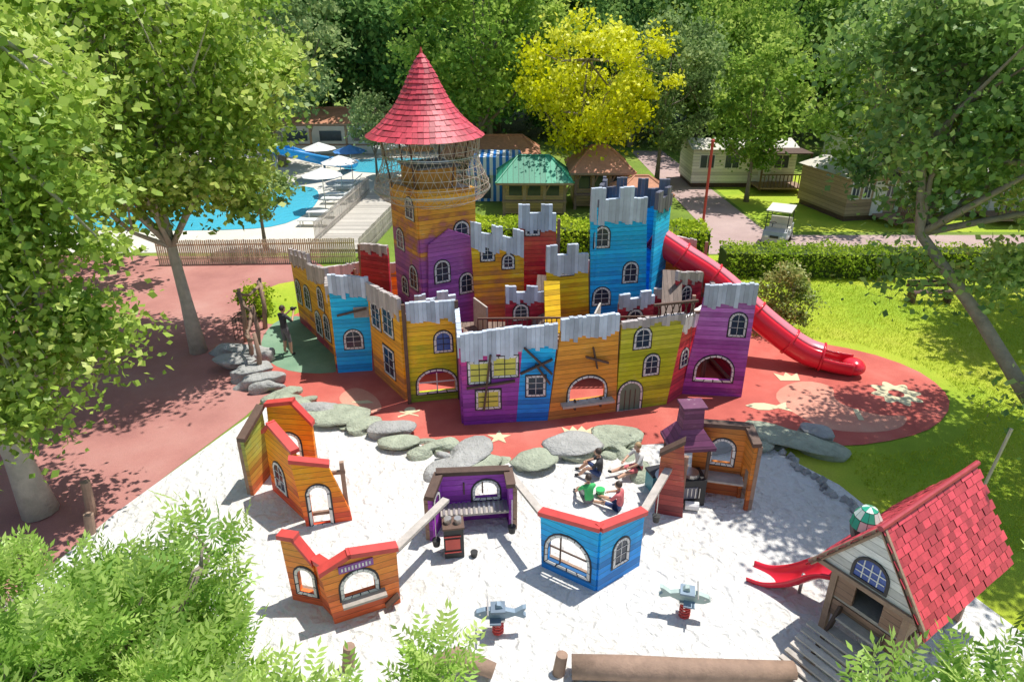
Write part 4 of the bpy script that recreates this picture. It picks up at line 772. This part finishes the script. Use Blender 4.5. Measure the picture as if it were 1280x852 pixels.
# ------------------------------------------------------------------ people
skin=solid('skin',(.62,.36,.24),.5,.1); hairb=solid('brown_hair',(.06,.04,.03),.6,.3,20)
def person(name,loc,rz,J,shirt,pants,scale=1,head=(0,.03,1.63),shoe=None,hair=None,sleeve=True):
    e=empty(name,loc); shoe=shoe or M_rubber; hair=hair or hairb
    order=list(J.keys()); E=[('pel','sp'),('sp','ch'),('ch','nk'),('nk','hb')]
    for s in'LR': E+=[('ch','sh'+s),('sh'+s,'el'+s),('el'+s,'wr'+s),('wr'+s,'ha'+s),('pel','hi'+s),('hi'+s,'kn'+s),('kn'+s,'an'+s),('an'+s,'to'+s)]
    R=Matrix.Translation(loc)@Matrix.Rotation(rz,4,'Z')@Matrix.Scale(scale,4)
    rad={'pel':.13,'sp':.115,'ch':.13,'nk':.055,'hb':.05,'sh':.065,'el':.043,'wr':.03,'ha':.034,'hi':.09,'kn':.062,'an':.042,'to':.038}
    me=bpy.data.meshes.new('skel'); idx={k:i for i,k in enumerate(order)}
    me.from_pydata([J[k] for k in order],[(idx[a],idx[b_]) for a,b_ in E],[]); o=bpy.data.objects.new('skel',me); COL.objects.link(o)
    o.modifiers.new('Skin','SKIN'); sv=me.skin_vertices[0].data
    for k in order:
        r=rad[k if k in rad else k[:-1]]; sv[idx[k]].radius=(r,r*(.75 if k in('pel','sp','ch') else 1)); sv[idx[k]].use_root=(k=='pel')
    s2=o.modifiers.new('S','SUBSURF'); s2.levels=2; s2.render_levels=2
    dg=bpy.context.evaluated_depsgraph_get(); dg.update(); bm_=bpy.data.meshes.new_from_object(o.evaluated_get(dg)); bpy.data.objects.remove(o)
    bm_.materials.clear()
    for m in [skin,shirt,pants,shoe]: bm_.materials.append(m)
    def segm(a,b_): 
        return {'sp':1,'ch':1,'nk':1,'hb':0,'sh':1,'el':1 if sleeve else 0,'wr':0,'ha':0,'hi':2,'kn':2,'an':0,'to':3}[b_[:2]]
    segs=[(Vector(J[a]),Vector(J[b_]),segm(a,b_)) for a,b_ in E]
    for p in bm_.polygons:
        best=9;mi=0
        for a,c,m in segs:
            d=c-a;t=max(0,min(1,(p.center-a).dot(d)/max(d.length_squared,1e-9)));q=(a+d*t-p.center).length
            if q<best: best=q;mi=m
        p.material_index=mi; p.use_smooth=True
    link(bm_,'body',e,R)
    b=MB(); h=Vector(head); b.ball(h,(.078,.098,.118),skin,3); b.ball(h+Vector((0,-.018,.030)),(.088,.100,.108),hair,3); b.ball(h+Vector((0,.10,-.01)),(.013,.02,.02),skin,1)
    for s in(-1,1): b.ball(h+Vector((s*.03,.09,.012)),(.011,.008,.008),M_blk,1); b.ball(h+Vector((s*.082,0,-.01)),(.014,.022,.03),skin,1)
    b.ball(h+Vector((0,.093,-.05)),(.024,.008,.006),M_ridge,1)
    for s in'LR':
        w=Vector(J['wr'+s]);t=Vector(J['ha'+s]);d=(t-w).normalized();sd=d.cross(Vector((0,0,1))); sd=sd.normalized() if sd.length>.1 else Vector((1,0,0))
        for q in range(4):
            o2=t+sd*(q-1.5)*.019; L=(.062,.072,.066,.05)[q]; b.tube([o2-d*.01,o2+d*L*.5,o2+d*L*.9+Vector((0,0,-.015))],[.0095,.0085,.006],skin,6)
        o2=w.lerp(t,.4)+sd*.03*(1 if s=='L' else -1); b.tube([o2,o2+(sd*(1 if s=='L' else -1)+d).normalized()*.05],[.011,.007],skin,6)
    b.obj('head_and_hands',e,R,smooth=True); return e,R
blackc=solid('black_cloth',(.045,.045,.05),.8,.3,8); greyc=solid('grey_cloth',(.15,.15,.16),.8,.3,8); grc=solid('green_cloth',(.06,.48,.14),.8,.2,8); pink=solid('coral_cloth',(.65,.16,.17),.8,.2,8); navy=solid('navy_cloth',(.05,.08,.2),.8,.2,8); whc=solid('white_cloth',(.65,.63,.6),.8,.2,8)
ST={'pel':(0,0,.95),'sp':(0,-.01,1.15),'ch':(0,0,1.36),'nk':(0,.0,1.49),'hb':(0,.02,1.55),'shL':(-.19,0,1.42),'elL':(-.27,.12,1.22),'wrL':(-.12,.33,1.40),'haL':(-.08,.38,1.46),'shR':(.19,0,1.42),'elR':(.27,.12,1.22),'wrR':(.12,.33,1.40),'haR':(.08,.38,1.46),
 'hiL':(-.09,0,.88),'knL':(-.12,.03,.49),'anL':(-.14,-.02,.09),'toL':(-.16,.13,.04),'hiR':(.09,0,.88),'knR':(.12,.05,.49),'anR':(.14,.02,.09),'toR':(.17,.16,.04)}
e,R=person('photographer',(-7.4,20.3,.03),-.6,ST,blackc,greyc)
b=MB(); b.box((0,.42,1.5),(.14,.09,.10),M_rubber); b.tube([(0,.46,1.5),(0,.56,1.5)],.035,M_rubber,12); b.obj('camera',e,R)
SI={'pel':(0,0,.14),'sp':(0,.03,.34),'ch':(0,.07,.54),'nk':(0,.09,.67),'hb':(0,.11,.72),'shL':(-.17,.07,.6),'elL':(-.22,.22,.42),'wrL':(-.15,.40,.34),'haL':(-.12,.47,.30),'shR':(.17,.07,.6),'elR':(.22,.24,.44),'wrR':(.14,.42,.40),'haR':(.11,.49,.37),
 'hiL':(-.09,.04,.13),'knL':(-.15,.38,.36),'anL':(-.14,.60,.07),'toL':(-.15,.74,.05),'hiR':(.09,.04,.13),'knR':(.16,.40,.34),'anR':(.15,.64,.07),'toR':(.16,.78,.05)}
SL=dict(SI); SL.update({'knL':(-.12,.42,.16),'anL':(-.12,.80,.07),'toL':(-.13,.88,.13),'knR':(.14,.42,.15),'anR':(.2,.80,.07),'toR':(.22,.88,.13)})
hd=(0,.13,.83)
person('seated_child',(2.15,13.6,.02),1.3,SI,blackc,navy,.85,hd); person('seated_child',(1.75,12.55,.02),.3,SI,grc,greyc,.82,hd)
person('seated_child',(2.45,12.35,.02),1.0,SL,pink,navy,.8,hd); person('seated_child',(3.1,13.75,.10),2.0,SL,whc,pink,.88,hd,hair=solid('fair_hair',(.45,.3,.15),.6))
b=MB(); b.ball((3.15,13.75,.0),(.30,.26,.16),M_rock,3,.8,77); b.obj('boulder',smooth=True)
b=MB(); b.tube([(2.05,12.9,.02),(2.05,12.9,.2)],[.09,.11],solid('green_plastic',(.05,.5,.15),.4),12); b.obj('sand_bucket')
b=MB(); b.box((3.45,13.2,.25),(.5,.35,.45),solid('teal_crate',(.1,.35,.4),.4),rz=.3); b.box((3.45,13.2,.5),(.54,.39,.05),M_blk,rz=.3); b.obj('toy_crate')
# ------------------------------------------------------------------ light / camera
sun=Vector((.30,.19,.93)).normalized(); l=bpy.data.lights.new('sun','SUN'); l.energy=5; l.angle=math.radians(.5); l.color=(1,.965,.90); o=bpy.data.objects.new('sun',l); COL.objects.link(o); o.rotation_euler=sun.to_track_quat('Z','Y').to_euler()
w=bpy.data.worlds.new('World'); SC.world=w; w.use_nodes=True; nt=w.node_tree; bg=nt.nodes['Background']; sk=nt.nodes.new('ShaderNodeTexSky'); sk.sky_type='NISHITA'; sk.sun_disc=False
sk.sun_elevation=math.asin(sun.z); sk.sun_rotation=math.atan2(sun.x,sun.y); nt.links.new(sk.outputs[0],bg.inputs[0]); bg.inputs[1].default_value=.15
cam=bpy.data.cameras.new('camera'); cam.sensor_width=36; cam.lens=24; cam.clip_end=2000; co=bpy.data.objects.new('camera',cam); COL.objects.link(co); co.location=(0,0,10); co.rotation_euler=(math.radians(65),0,0); SC.camera=co
SC.view_settings.view_transform='Standard'; SC.view_settings.look='None'; SC.view_settings.exposure=0
